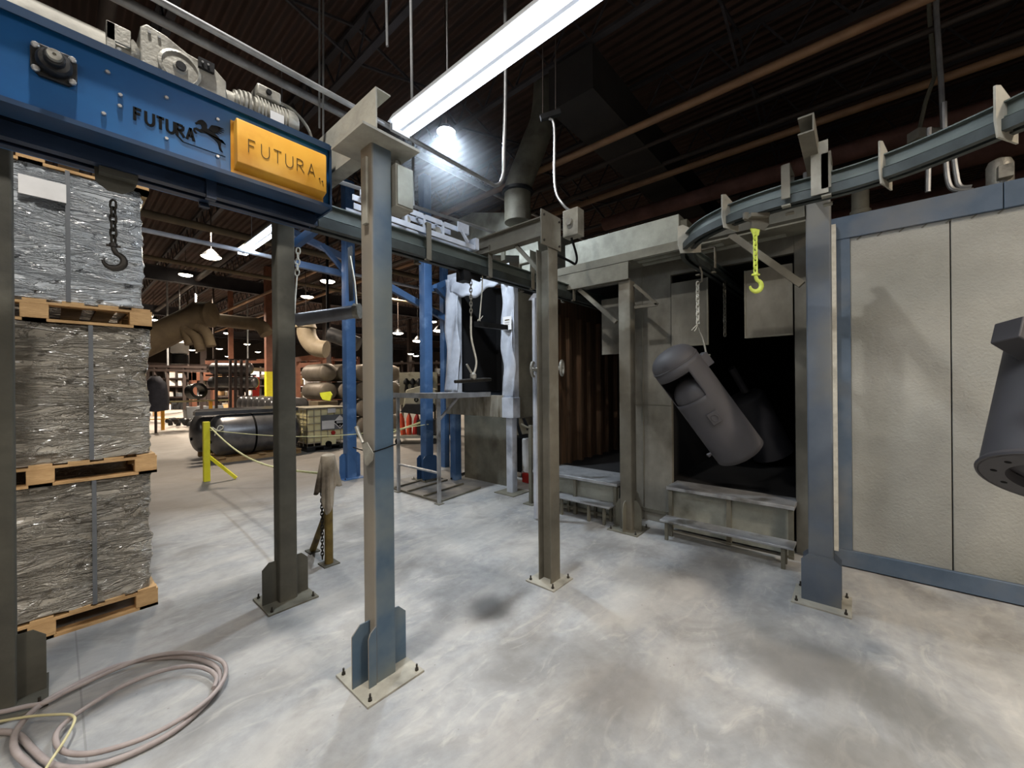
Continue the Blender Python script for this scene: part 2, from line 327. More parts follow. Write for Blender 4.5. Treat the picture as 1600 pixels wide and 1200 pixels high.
def smooth_path(pts, n=8, closed=False):
    P = [Vector(p) for p in pts]; N = len(P); out = []
    for i in range(N if closed else N-1):
        p0 = P[i-1] if (closed or i > 0) else P[0]; p1 = P[i]; p2 = P[(i+1) % N]; p3 = P[(i+2) % N] if (closed or i+2 < N) else P[-1]
        for k in range(n):
            t = k/n; out.append(.5*((2*p1)+(p2-p0)*t+(2*p0-5*p1+4*p2-p3)*t*t+(3*p1-p0-3*p2+p3)*t**3))
    if not closed: out.append(P[-1])
    return out
def mesh_obj(name, mb, material, origin=(0, 0, 0), bevel=0):
    o3 = Vector(origin); me = bpy.data.meshes.new(name)
    me.from_pydata([tuple(p-o3) for p in mb.v], [], mb.f); me.update()
    me.shade_smooth(); me.set_sharp_from_angle(angle=R(38))
    me.materials.append(material); ob = bpy.data.objects.new(name, me); COL.objects.link(ob)
    if bevel:
        md = ob.modifiers.new('bevel', 'BEVEL'); md.width = bevel; md.segments = 2; md.limit_method = 'ANGLE'; md.angle_limit = R(50)
    return ob
class Thing:
    def __init__(s, name, label, cat, loc, group=None):
        s.o = bpy.data.objects.new(name, None); COL.objects.link(s.o); s.o.location = loc; s.o.empty_display_size = .1; s.L = Vector(loc)
        s.o['label'] = label; s.o['category'] = cat
        if group: s.o['group'] = group
    def part(s, name, mb, material, parent=None, label=None, bevel=0, stuff=False):
        ob = mesh_obj(name, mb, material, s.L, bevel); ob.parent = parent or s.o
        if label: ob['label'] = label
        if stuff: ob['kind'] = 'stuff'
        return ob
def single(name, mb, material, label, cat, loc=None, group=None, bevel=0):
    if loc is None:
        zs = min(p.z for p in mb.v); loc = (sum(p.x for p in mb.v)/len(mb.v), sum(p.y for p in mb.v)/len(mb.v), zs)
    ob = mesh_obj(name, mb, material, loc, bevel); ob.location = loc; ob['label'] = label; ob['category'] = cat
    if group: ob['group'] = group
    return ob
def struct(name, mb, material, bevel=0):
    ob = mesh_obj(name, mb, material, (0, 0, 0), bevel); ob['kind'] = 'structure'; return ob
def copy_thing(root, loc, rz=0, label=None, group=None):
    r = root.copy(); COL.objects.link(r); r.location = loc; r.rotation_euler = (0, 0, rz)
    if label: r['label'] = label
    if group: r['group'] = group
    for ch in root.children:
        c = ch.copy(); COL.objects.link(c); c.parent = r
        for g in ch.children:
            d = g.copy(); COL.objects.link(d); d.parent = c
    return r
ORD = ['leftmost', 'second from the left', 'third from the left', 'fourth from the left', 'fifth from the left', 'sixth from the left', 'seventh from the left', 'eighth from the left', 'ninth from the left', 'tenth from the left', 'eleventh from the left', 'twelfth from the left', 'thirteenth from the left', 'fourteenth from the left', 'fifteenth from the left', 'sixteenth from the left', 'seventeenth from the left', 'eighteenth from the left', 'nineteenth from the left', 'twentieth from the left', 'second from the right', 'rightmost']
V = Vector
X_, Y_, Z_ = V((1, 0, 0)), V((0, 1, 0)), V((0, 0, 1))
# ------------------------------------------------------------------ the setting
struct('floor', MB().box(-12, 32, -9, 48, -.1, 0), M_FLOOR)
struct('ceiling', MB().box(-12, 32, -9, 48, 6.45, 6.6), M_DECK)
struct('wall_left', MB().box(-12.2, -12, -9, 48, 0, 6.6), M_WALL)
struct('wall_front', MB().box(32, 32.2, -9, 48, 0, 6.6), M_WALL)
struct('wall_right', MB().box(-12, 32, -9.2, -9, 0, 6.6), M_WALL)
struct('wall_back', MB().box(-12, 32, 48, 48.2, 0, 6.6), M_WALL)
# ------------------------------------------------------------------ steel columns
def rtube(x, y, hx, hy, z0, z1, r=.012):
    pl = []
    for sx, sy, a0 in ((1, 1, 0), (-1, 1, 90), (-1, -1, 180), (1, -1, 270)):
        for k in range(4):
            a = R(a0+k*30); pl.append((sx*(hx-r)+math.cos(a)*r, sy*(hy-r)+math.sin(a)*r))
    return MB().prism(pl, (x, y, z0), X_, Y_, Z_*(z1-z0))
def ibeam_poly(wd, h, tf=.01, tw=.008):
    a, b = wd/2, h/2
    return [(-a, -b), (a, -b), (a, -b+tf), (tw/2, -b+tf), (tw/2, b-tf), (a, b-tf), (a, b), (-a, b), (-a, b-tf), (-tw/2, b-tf), (-tw/2, -b+tf), (-a, -b+tf)]
def anchor(x, y, z):
    return MB().lathe([(.011, 0), (.011, .012), (.006, .012), (.006, .034)], (x, y, z), Z_, 6)
def gus_poly(wd, h, c=.045): return [(-wd/2, 0), (wd/2, 0), (wd/2, h-c), (wd/2-c, h), (-wd/2+c, h), (-wd/2, h-c)]
def column(label, x, y, top, h, shaft_mat, plate_mat, plate=.172, gus=None, gh=.3, kind='tube', bolts=True, cap=None, gmat=None, gw=.15, group=None):
    t = Thing('steel_column', label, 'column', (x, y, 0), group)
    if kind == 'tube': t.part('shaft', rtube(x, y, h, h, .012, top), shaft_mat)
    else: t.part('shaft', MB().prism(ibeam_poly(2*h, 2*h, .01, .008), (x, y, .012), X_, Y_, Z_*(top-.012)), shaft_mat)
    t.part('base_plate', MB().box(x-plate, x+plate, y-plate, y+plate, 0, .012), plate_mat, bevel=.002)
    e = plate-.03
    if bolts:
        for a, b in ((-1, -1), (-1, 1), (1, -1), (1, 1)): t.part('anchor_bolt', anchor(x+a*e, y+b*e, .012), M_RUSTB)
    if gus:
        for s in ((0,) if gus in ('xm', 'ym') else (-1, 1)):
            if gus == 'xm':
                for e_ in (-1, 1): t.part('gusset_plate', MB().prism([(h, 0), (gw, 0), (gw, gh-.045), (gw-.045, gh), (h, gh)], (x, y-.004, .012), X_*e_, Z_, Y_*.008), gmat or shaft_mat)
            elif gus == 'ym':
                for e_ in (-1, 1): t.part('gusset_plate', MB().prism([(h, 0), (gw, 0), (gw, gh-.09), (gw-.03, gh-.02), (gw-.06, gh), (h, gh)], (x-.004, y, .012), Y_*e_, Z_, X_*.008), gmat or shaft_mat)
                t.part('gusset_plate', MB().prism([(h, 0), (gw, 0), (gw, gh-.09), (gw-.03, gh-.02), (gw-.06, gh), (h, gh)], (x, y-.004, .012), -X_, Z_, Y_*.008), gmat or shaft_mat)
            elif gus == 'x': t.part('gusset_plate', MB().prism(gus_poly(2*gw, gh), (x, y+s*(h+.004)-.004, .012), X_, Z_, Y_*.008), gmat or shaft_mat)
            else: t.part('gusset_plate', MB().prism(gus_poly(2*gw, gh), (x+s*(h+.004)-.004, y, .012), Y_, Z_, X_*.008), gmat or shaft_mat)
    if cap: t.part('cap_plate', MB().box(x-cap, x+cap, y-cap, y+cap, top, top+.014), plate_mat)
    return t
A = column('tall blue and tan column nearest the camera, knife tied on it', 1.19, 2.03, 2.93, .062, M_BLUE, M_BEIGE, gus='xm', cap=.172, gw=.165, gh=.32)
A.part('gusset_plate', MB().prism([(0, 0), (.044, 0), (.044, .26), (.034, .285), (.0, .31)], (1.128, 1.962, .012), -X_, Z_, Y_*.008), M_BLUE)
A.part('strip_cover', MB().box(1.112, 1.128, 2.0, 2.045, 2.5, 2.86), M_BEIGE)
A.part('anchor_eye', MB().tube([(1.31+.022*math.cos(a*.7854), 2.0, 2.89+.032*math.sin(a*.7854)) for a in range(8)], .006, 6, True).cyl((1.25, 2.0, 2.89), (1.29, 2.0, 2.89), .006, 8), M_BEIGE)
B = column('dark olive steel column between the pallet stack and the rag post', 1.15, 3.3, 2.93, .062, M_OLIVE, M_GALVDK, gus='xm', cap=.172, gw=.16)
Cc = column('slim grey open beam column standing alone with no gussets', 2.67, 1.93, 2.72, .063, M_GREYPOST, M_BEIGE, plate=.14, kind='ibeam')
D = column('broad blue column in front of the right booth corner', 3.71, .213, 2.93, .072, M_DPOST, M_BEIGE, plate=.17, gus='y', gw=.115, gh=.34)
Ecol = column('pale grey column beside the middle booth pillar', 4.17, 1.93, 2.74, .068, M_GREYPOST, M_GALVDK, gus='ym', gw=.15, gh=.32, gmat=M_GALVDK)
Fcol = column('dark steel column at the left picture edge beside the wrapped pallets', -.2, 3.3, 2.93, .066, M_OLIVE, M_OLIVE, gus='xm', cap=.172, gw=.165, gh=.33)
P1 = column('bright blue column with rounded gussets left of the steel table', 3.41, 6.76, 5.2, .085, M_BLUE2, M_BLUE2, gus='xm', gw=.19, gh=.42, plate=.2)
P2 = column('bright blue column standing behind the steel table', 4.2, 5.6, 5.2, .08, M_BLUE2, M_GALVDK, gus='x', gw=.15, gh=.4, plate=.19)
# knife tied to the near column
k = Thing('putty_knife', 'broad scraper blade strapped to the nearest blue column', 'tool', (1.1, 2.05, 1.2))
def on_a(x, y): return atx(x, y, 1.108)
hd = [on_a(559, 672), on_a(567, 690)]
k.part('handle', MB().tube([on_a(557, 667), on_a(560, 676), on_a(567, 692)], [.012, .010, .008], 8), M_CAST)
bl = [on_a(566, 694), on_a(574, 691), on_a(584, 708), on_a(583, 719), on_a(575, 728), on_a(571, 725)]
bm = MB().add([p for p in bl]+[p-X_*.003 for p in bl], [(0, 1, 2, 3, 4, 5), (11, 10, 9, 8, 7, 6)]+[(i, i+6, (i+1) % 6+6, (i+1) % 6) for i in range(6)])
k.part('blade', bm, M_BEIGE)
tz = 1.285
single('cable_tie', MB().tube([on_a(552, 699), (1.116, 2.10, 1.262), (1.118, 1.962, 1.262), (1.19, 1.957, 1.275), (1.262, 1.96, 1.29), aty(619, 686, 1.94)], .0035, 6), M_BLACK,
       'thin black cable tie wrapped round the nearest blue column', 'cable tie')
# junction box on the back of column A
jb = Thing('junction_box', 'grey upright junction box on the back of the nearest column', 'electrical box', (1.33, 2.0, 2.62))
jb.part('body', MB().box(1.255, 1.37, 1.935, 2.07, 2.62, 2.86), M_BEIGE, bevel=.004)
jb.part('lid', MB().box(1.262, 1.365, 1.928, 1.935, 2.63, 2.85), M_GALV, bevel=.002)
# ------------------------------------------------------------------ overhead beams
def channel(x0, y0, y1, z0, z1, wd=.07, t=.008):   # web at x0, flanges towards +x
    return MB().box(x0, x0+t, y0, y1, z0, z1).box(x0+t, x0+wd, y0, y1, z1-t, z1).box(x0+t, x0+wd, y0, y1, z0, z0+t)
single('cross_beam', channel(1.145, 1.95, 3.45, 2.945, 3.23, .09), M_BEIGE, 'beige channel beam across the two nearest column tops', 'beam')
tb = Thing('cantilever_arm', 'short grey beam with square bolted end plate above the slim column', 'beam', (2.66, 2.3, 2.72))
tb.part('beam', MB().prism(ibeam_poly(.09, .16), (2.66, 1.87, 2.91), X_, Z_, Y_*.95), M_GREYPOST)
tb.part('end_plate', MB().box(2.50, 2.77, 1.855, 1.867, 2.715, 2.99), M_GREYPOST, bevel=.003)
for bx in (2.53, 2.74):
    for bz in (2.75, 2.95): tb.part('bolt', MB().cyl((bx, 1.855, bz), (bx, 1.845, bz), .009, 8), M_RUSTB)
tb.part('brace', MB().bar((2.66, 1.99, 2.55), (2.66, 2.25, 2.83), .03, .03), M_GREYPOST)
# arms on D
da = Thing('cantilever_arm', 'grey channel arm pointing at the viewer over the curved rail', 'beam', (3.2, .2, 2.93))
da.part('channel', MB().box(2.62, 3.8, .165, .172, 2.936, 3.03).box(2.62, 3.8, .172, .235, 3.022, 3.03).box(2.62, 3.8, .172, .235, 2.936, 2.944), M_GREYPOST)
da.part('end_angle', MB().box(2.9, 2.91, .12, .2, 2.7, 3.0), M_BEIGE)
db = Thing('cantilever_arm', 'dark braced arm under the curve of the rail, left of the broad blue column', 'beam', (3.65, .55, 2.83))
db.part('beam', MB().box(3.62, 3.69, .288, 1.0, 2.83, 2.93), M_OLIVE)
db.part('brace', MB().bar((3.655, .31, 2.34), (3.655, .78, 2.83), .05, .05), M_GREYPOST)
ea = Thing('cantilever_arm', 'brown stained channel arm with diagonal brace on the middle booth column', 'beam', (4.1, 2.3, 2.74))
ea.part('channel', MB().box(4.06, 4.068, 1.86, 2.86, 2.745, 2.93).box(4.068, 4.13, 1.86, 2.86, 2.922, 2.93).box(4.068, 4.13, 1.86, 2.86, 2.745, 2.753), M_GALVDK)
ea.part('brace', MB().bar((4.12, 2.03, 2.3), (4.12, 2.5, 2.74), .045, .045), M_GREYPOST)
ea.part('bracket', MB().bar((4.2, 1.85, 2.7), (4.2, 1.6, 2.45), .03, .03).bar((4.2, 1.6, 2.45), (4.2, 1.85, 2.45), .03, .03), M_GREYPOST)
# ------------------------------------------------------------------ conveyor rails
def sweep(path, poly, up=Z_):
    P = [V(p) for p in path]; mb = MB(); n = len(poly); N = len(P); vs = []
    for i in range(N):
        t = (P[min(i+1, N-1)]-P[max(i-1, 0)]).normalized(); sd = t.cross(up).normalized()
        vs += [P[i]+sd*a+up*b for a, b in poly]
    ar = sum(poly[i][0]*poly[(i+1) % n][1]-poly[(i+1) % n][0]*poly[i][1] for i in range(n))
    fs = []
    for i in range(N-1): fs += [(i*n+k, (i+1)*n+k, (i+1)*n+(k+1) % n, i*n+(k+1) % n) for k in range(n)]
    fs += [tuple(range(n)), tuple((N-1)*n+k for k in range(n-1, -1, -1))]
    if ar > 0: fs = [f[::-1] for f in fs]
    return mb.add(vs, fs)
def cbar(x0, x1, z0, z1, t=.006, s=1):   # channel section open towards s
    if s > 0: return [(x0, z0), (x1, z0), (x1, z0+t), (x0+t, z0+t), (x0+t, z1-t), (x1, z1-t), (x1, z1), (x0, z1)]
    return [(x0, z0), (x1, z0), (x1, z1), (x0, z1), (x0, z1-t), (x1-t, z1-t), (x1-t, z0+t), (x0, z0+t)]
upper = ibeam_poly(.075, .10, .008, .006)
def rail(t, path, mat_u, mat_l, T=.175):
    up = [V(p)+Z_*(T-.047*T/.175) for p in path]; k = T/.175
    t.part('upper_rail', sweep(up, [(a*k, b*k) for a, b in ibeam_poly(.075, .094, .008, .006)]), mat_u)
    t.part('lower_rail', sweep(path, [(a*k, b*k) for a, b in cbar(-.065, -.02, 0, .066)]), mat_l)
    t.part('lower_rail', sweep(path, [(a*k, b*k) for a, b in cbar(.02, .065, 0, .066, s=-1)]), mat_l)
RZ = 2.635
r1 = Thing('conveyor_rail', 'straight overhead conveyor rail running into the left booth opening', 'conveyor rail', (2.6, 2.65, RZ))
rail(r1, [(1.11, 2.65, RZ), (7.2, 2.65, RZ)], M_DKRAIL, M_RAILLIP)
r0 = Thing('conveyor_rail', 'dark navy conveyor rail under the blue drive unit', 'conveyor rail', (0, 2.65, RZ))
rail(r0, [(-2.2, 2.65, RZ), (1.105, 2.65, RZ)], M_RAILBLUE, M_RAILBLUE)
R2 = 2.705
pth = [(a, b, R2) for a, b in ((7.2, 1.1), (5, 1.1), (4.2, 1.12), (3.78, 1.13), (3.5, 1.08), (3.27, .94), (3.12, .76), (3.03, .55), (2.99, .3), (2.99, .05), (2.95, -.15), (2.86, -.34), (2.72, -.56), (2.5, -.85), (2.2, -1.2))]
r2 = Thing('conveyor_rail', 'curved overhead conveyor rail sweeping out of the right booth opening', 'conveyor rail', (2.9, .5, RZ))
rail(r2, smooth_path(pth, 8), M_DKRAIL, M_RAILLIP, .135)
def yoke(t, p, d, label=None, tall=.33, mt=M_GREYPOST):   # strap bracket across the rail at p, rail heading d
    d = V(d).normalized(); sd = V((-d.y, d.x, 0)); p = V(p); mb = MB()
    for s in (-1, 1):
        mb.obox(p+sd*s*.085+Z_*.12, d*.022, sd*.005, Z_*(tall/2-.02))
        mb.obox(p+sd*s*.07-Z_*.02, d*.022, sd*.018, Z_*.005)
    mb.obox(p+Z_*(.12+tall/2-.02), d*.022, sd*.09, Z_*.006)
    t.part('yoke_bracket', mb, mt)
for x in (1.96, 2.66, 3.3, 4.1): yoke(r1, (x, 2.65, RZ), X_)
for x in (.55, -.55): yoke(r0, (x, 2.65, RZ), X_, mt=M_RAILBLUE)
yoke(r2, (4.2, 1.12, R2), X_, tall=.24)
def tri_plate(t, p, d):
    d = V(d).normalized(); sd = V((-d.y, d.x, 0)); p = V(p)
    t.part('support_plate', MB().prism([(-.09, -.03), (.07, -.03), (.09, .04), (.09, .19), (.05, .2), (-.09, .13)], p-d*.004, sd, Z_, d*.008), M_BEIGE)
tri_plate(r2, (3.4, 1.03, R2), (.8, .55, 0)); tri_plate(r2, (3.07, .66, R2), (.35, .93, 0)); tri_plate(r2, (2.76, -.5, R2), (.5, .86, 0)); tri_plate(r2, (2.97, -.12, R2), (.3, .95, 0))
yoke(r2, (2.99, .32, R2), (.03, 1, 0), tall=.24); yoke(r2, (2.99, .13, R2), (.0, 1, 0), tall=.24)
# bright top guard of the conveyor between the columns (chain guide)
cg = Thing('chain_tensioner', 'pale steel chain guide frame lying on the straight rail', 'conveyor part', (2.1, 2.65, 2.83))
cg.part('side_bar', MB().box(1.35, 2.5, 2.59, 2.6, 2.828, 2.868).box(1.35, 2.5, 2.70, 2.71, 2.828, 2.868), M_WHITEFRAME)
cg.part('top_bar', MB().box(1.4, 2.3, 2.595, 2.605, 2.94, 2.98).box(1.4, 2.3, 2.70, 2.71, 2.94, 2.98), M_WHITEFRAME)
for x in (1.45, 1.76, 1.93, 2.12): cg.part('upright', MB().box(x, x+.02, 2.59, 2.605, 2.83, 2.98).box(x, x+.02, 2.59, 2.71, 2.97, 2.98), M_WHITEFRAME)
cg.part('end_stop', MB().box(2.48, 2.52, 2.57, 2.73, 2.828, 2.93), M_WHITEFRAME)
cg.part('angle_bracket', MB().box(2.26, 2.4, 2.56, 2.57, 2.93, 3.01).box(2.39, 2.4, 2.56, 2.64, 2.93, 3.01).bar((2.3, 2.565, 2.95), (2.38, 2.565, 2.86), .02, .02), M_WHITEFRAME)
for x in (1.8, 2.0, 2.1): cg.part('guide_wheel', MB().cyl((x, 2.62, 2.9), (x, 2.66, 2.9), .03, 14), M_CAST)
# ------------------------------------------------------------------ drive unit
du = Thing('drive_unit', 'long blue overhead conveyor drive unit with black lettering', 'machine', (.3, 2.6, 2.7))
FY = 2.42
du.part('front_panel', MB().box(-.9, 1.1, FY, FY+.012, 2.70, 3.06), M_DRIVE, bevel=.002)
du.part('top_lip', MB().box(-.9, 1.1, FY-.022, FY+.02, 3.06, 3.072).box(-.9, 1.1, FY-.026, FY-.018, 3.035, 3.072), M_DRIVELIP)
du.part('bottom_lip', MB().box(-.9, 1.1, FY-.03, FY+.1, 2.688, 2.70).bar((-.9, FY-.01, 2.7), (1.1, FY-.01, 2.7), .03, .02), M_DRIVELIP)
du.part('end_panel', MB().box(1.1, 1.112, FY-.02, 2.88, 2.68, 3.07), M_DRIVELIP)
du.part('back_panel', MB().box(-.9, 1.1, 2.86, 2.872, 2.69, 3.06), M_DRIVE)
du.part('top_panel', MB().box(-.9, 1.1, FY+.02, 2.86, 3.055, 3.062), M_DRIVELIP)
bolts = [(168, 113), (188, 149), (187, 166), (162, 178), (260, 153), (260, 217), (340, 187), (340, 245), (186, 78), (409, 188)]
for a, b in bolts:
    p = aty(a, b, FY-.002); du.part('bolt', MB().lathe([(.009, 0), (.009, .004), (.0065, .009)], p, -Y_, 8), M_ZINC)
# bearing
be = MB().prism([(-.062, -.04), (-.04, -.062), (.04, -.062), (.062, -.04), (.062, .04), (.04, .062), (-.04, .062), (-.062, .04)], (.008, FY, 2.905), X_, Z_, -Y_*.018)
br = du.part('flange_bearing', be, M_DKCAST, bevel=.003)
du.part('bearing_housing', MB().lathe([(.05, 0), (.05, .02), (.042, .032), (.03, .034), (.03, .06), (.026, .064), (.005, .064)], (.008, FY-.016, 2.905), -Y_, 28), M_DKCAST, br)
du.part('shaft_end', MB().lathe([(.022, 0), (.022, .03), (.019, .034), (.006, .034), (.005, .028)], (.008, FY-.06, 2.905), -Y_, 20), M_CAST, br)
for a, b in ((-1, -1), (-1, 1), (1, -1), (1, 1)):
    du.part('flange_bolt', MB().lathe([(.012, 0), (.012, .01), (.008, .014)], (.008+a*.048, FY-.018, 2.905+b*.045), -Y_, 8), M_ZINC, br)
# stroke letters: F U T U R A
def letters(s, x0, z0, h, wd, gap, th, y, dep, slant=0, dot=False):
    mb = MB(); x = x0
    def st(p, q): mb.bar((p[0]+slant*p[1], y, z0+p[1]), (q[0]+slant*q[1], y, z0+q[1]), dep, th, up=(0, 0, 1) if abs(q[1]-p[1]) < abs(q[0]-p[0]) else (1, 0, 0))
    for ch in s:
        if ch == 'F': st((x, 0), (x, h)); st((x, h-th/2), (x+wd*.8, h-th/2)); st((x, h*.55), (x+wd*.65, h*.55))
        elif ch == 'T': st((x+wd/2, 0), (x+wd/2, h)); st((x, h-th/2), (x+wd, h-th/2))
        elif ch == 'U':
            pts = [(x, h), (x, h*.35)]+[(x+wd/2-wd/2*math.cos(R(a)), h*.35-h*.35*math.sin(R(a))) for a in range(20, 180, 20)]+[(x+wd, h*.35), (x+wd, h)]
            for p, q in zip(pts[:-1], pts[1:]): st(p, q)
        elif ch == 'R':
            st((x, 0), (x, h)); pts = [(x, h-th/2), (x+wd*.5, h-th/2), (x+wd*.8, h*.9), (x+wd*.85, h*.75), (x+wd*.75, h*.58), (x+wd*.45, h*.5), (x, h*.5)]
            for p, q in zip(pts[:-1], pts[1:]): st(p, q)
            st((x+wd*.35, h*.5), (x+wd, 0))
        elif ch == 'A': st((x, 0), (x+wd/2, h)); st((x+wd, 0), (x+wd/2, h)); st((x+wd*.2, h*.33), (x+wd*.8, h*.33))
        x += wd+gap
    return mb
du.part('lettering', letters('FUTURA', .242, 2.808, .058, .027, .0095, .0105, FY-.002, .003), M_BLACK, label='bold black word FUTURA on the blue panel')
du.part('lettering_tail', MB().prism([(.385, .0), (.395, .0), (.412, -.018), (.578, -.018), (.578, -.0205), (.408, -.0205)], (0, FY-.0005, 2.806), X_, Z_, -Y_*.003), M_BLACK)
peg = [(.455, .055), (.462, .062), (.468, .072), (.476, .079), (.486, .083), (.492, .080), (.500, .074), (.504, .064), (.503, .052), (.508, .046), (.520, .044), (.535, .040), (.547, .030), (.556, .020), (.566, .012), (.580, .004), (.572, .012), (.566, .020),
       (.560, .012), (.560, 0), (.558, -.016), (.562, -.030), (.568, -.040), (.560, -.040), (.552, -.030), (.550, -.014), (.546, -.002), (.532, .010), (.516, .018), (.500, .024), (.490, .022), (.478, .018), (.466, .022), (.458, .026), (.456, .018), (.464, .008), (.458, .004), (.448, .014), (.450, .028), (.460, .034), (.474, .032), (.482, .040), (.482, .050), (.478, .058), (.470, .056), (.462, .050)]
du.part('winged_horse_emblem', MB().prism(peg, (0, FY-.0005, 2.845), X_, Z_, -Y_*.003)
        .prism([(.508, .05), (.520, .075), (.545, .082), (.572, .080), (.550, .074), (.574, .072), (.548, .066), (.572, .062), (.545, .058), (.562, .052), (.540, .050), (.552, .044), (.530, .042)], (0, FY-.0005, 2.845), X_, Z_, -Y_*.003), M_BLACK, label='black leaping winged horse emblem')
gy = MB().prism([(0, .028), (.062, .05), (.062, .262), (.052, .275), (0, .275)], (.612, FY-.004, 2.705), -Y_, Z_, X_*.448)
yg = du.part('guard_box', gy, M_YEL, label='yellow box guard lettered FUTURA', bevel=.003)
du.part('guard_flange', MB().box(.600, 1.066, FY-.005, FY-.0005, 2.698, 2.986), M_YEL, yg)
gl_ = letters('FUTURA', .662, 2.822, .068, .037, .0215, .0032, FY-.0668, .002)
du.part('guard_lettering', gl_, M_INK, yg, label='thin dark outlined word FUTURA')
du.part('small_print', MB().box(.69, .78, FY-.006, FY-.005, 2.712, 2.715).box(.72, .76, FY-.006, FY-.005, 2.710, 2.717), M_INK, yg)
du.part('small_print', MB().box(.88, .96, FY-.006, FY-.005, 2.711, 2.714).box(.90, .94, FY-.006, FY-.005, 2.709, 2.716), M_INK, yg)
for bx_, bz_ in ((1.018, 2.822), (1.034, 2.812)): du.part('guard_screw', MB().cyl((bx_, FY-.066, bz_), (bx_, FY-.070, bz_), .004, 8), M_INK, yg)
du.part('galvanised_cover', MB().prism([(0, 0), (.24, 0), (.24, .10), (.03, .16), (0, .1)], (-.9, FY+.1, 3.062), Y_, Z_, X_*1.22), M_BEIGE)
gb = MB().prism([(.27, .0), (.60, 0), (.60, .15), (.55, .19), (.44, .2), (.36, .235), (.29, .245), (.27, .22)], (0, 2.48, 3.062), X_, Z_, Y_*.16)
mt = du.part('gearbox', gb, M_CAST, bevel=.006)
du.part('gear_cover', MB().lathe([(.082, 0), (.082, .012), (.07, .016), (.066, .01), (.03, .012), (.024, .022), (.004, .022)], (.41, 2.48, 3.165), -Y_, 28), M_CAST, mt)
du.part('output_hub', MB().lathe([(.02, 0), (.02, .014), (.004, .014)], (.41, 2.458, 3.165), -Y_, 14), M_DKCAST, mt)
for bx_, bz_ in ((.30, 3.27), (.335, 3.27)): du.part('cover_screw', MB().cyl((bx_, 2.48, bz_), (bx_, 2.472, bz_), .006, 8), M_ZINC, mt)
du.part('terminal_box', MB().box(.48, .545, 2.46, 2.52, 3.215, 3.262), M_DKCAST, mt)
for bx_ in (.495, .518): du.part('box_screw', MB().cyl((bx_, 2.46, 3.24), (bx_, 2.453, 3.24), .005, 8), M_ZINC, mt)
du.part('end_bracket', MB().box(.16, .19, 2.5, 2.62, 3.062, 3.25).box(.16, .24, 2.5, 2.51, 3.17, 3.25), M_CAST, bevel=.003)
du.part('motor_cone', MB().tube([(.19, 2.58, 3.16), (.24, 2.58, 3.16), (.27, 2.58, 3.17)], [.05, .06, .085], 18), M_CAST)
m2 = MB().cyl((.60, 2.56, 3.15), (.64, 2.56, 3.15), .06, 20)
for i in range(4): m2.cyl((.645+i*.02, 2.56, 3.16), (.656+i*.02, 2.56, 3.16), (.07, .08, .085, .088)[i], 22)
m2.cyl((.64, 2.56, 3.16), (.73, 2.56, 3.16), .058, 20)
du.part('coupling', m2, M_CAST)
m3 = MB()
for i in range(9): m3.cyl((.745+i*.017, 2.56, 3.16), (.753+i*.017, 2.56, 3.16), .092, 24)
m3.cyl((.735, 2.56, 3.16), (.90, 2.56, 3.16), .08, 24).lathe([(.095, 0), (.095, .04), (.08, .06), (.01, .06)], (.90, 2.56, 3.16), X_, 24)
m3.box(.74, .92, 2.5, 2.62, 3.062, 3.09)
dm_ = du.part('drive_motor', m3, M_CAST)
du.part('terminal_box', MB().box(.745, .865, 2.49, 2.60, 3.235, 3.30), M_CAST, dm_, bevel=.008)
du.part('cable_gland', MB().cyl((.80, 2.49, 3.268), (.80, 2.475, 3.268), .014, 12), M_DKCAST, dm_)
du.part('rating_plate', MB().box(.80, .87, 2.462, 2.466, 3.10, 3.16), M_WHITE, dm_)
du.part('power_cable', MB().tube(smooth_path([(.86, 2.55, 3.28), (.95, 2.55, 3.275), (1.04, 2.55, 3.2), (1.085, 2.56, 3.06)], 8), .009, 8), M_CAST)
# ------------------------------------------------------------------ chains and hooks
def link(c, d, sd, r=.004, L=.018, wd=.009):
    c, d, sd = V(c), V(d).normalized(), V(sd).normalized(); pts = []
    for k in range(12):
        a = 2*math.pi*k/12; pts.append(c+d*(L*math.sin(a)+(.004 if math.sin(a) > 0 else -.004))+sd*wd*math.cos(a))
    return pts
def chain(p, q, pitch=.026, r=.004, L=.017, wd=.010):
    p, q = V(p), V(q); d = (q-p); n = max(2, int(d.length/pitch)); t = d.normalized(); a = V((.6, .8, 0)) if abs(t.z) > .7 else Z_
    s1 = (a-t*a.dot(t)).normalized(); s2 = t.cross(s1); mb = MB()
    for i in range(n): mb.tube(link(p+d*((i+.5)/n), t, s1 if i % 2 else s2, r, L, wd), r, 6, True)
    return mb
def trolley(t, p, d, mt=M_DKCAST, drop=.12):
    d = V(d).normalized(); sd = V((-d.y, d.x, 0)); p = V(p); mb = MB()
    mb.prism([(-.06, .0), (.06, 0), (.06, -drop*.6), (.02, -drop), (-.02, -drop), (-.06, -drop*.6)], p-sd*.004, d, Z_, sd*.008)
    mb.obox(p+Z_*.0, d*.07, sd*.045, Z_*.012)
    return t.part('trolley', mb, mt)
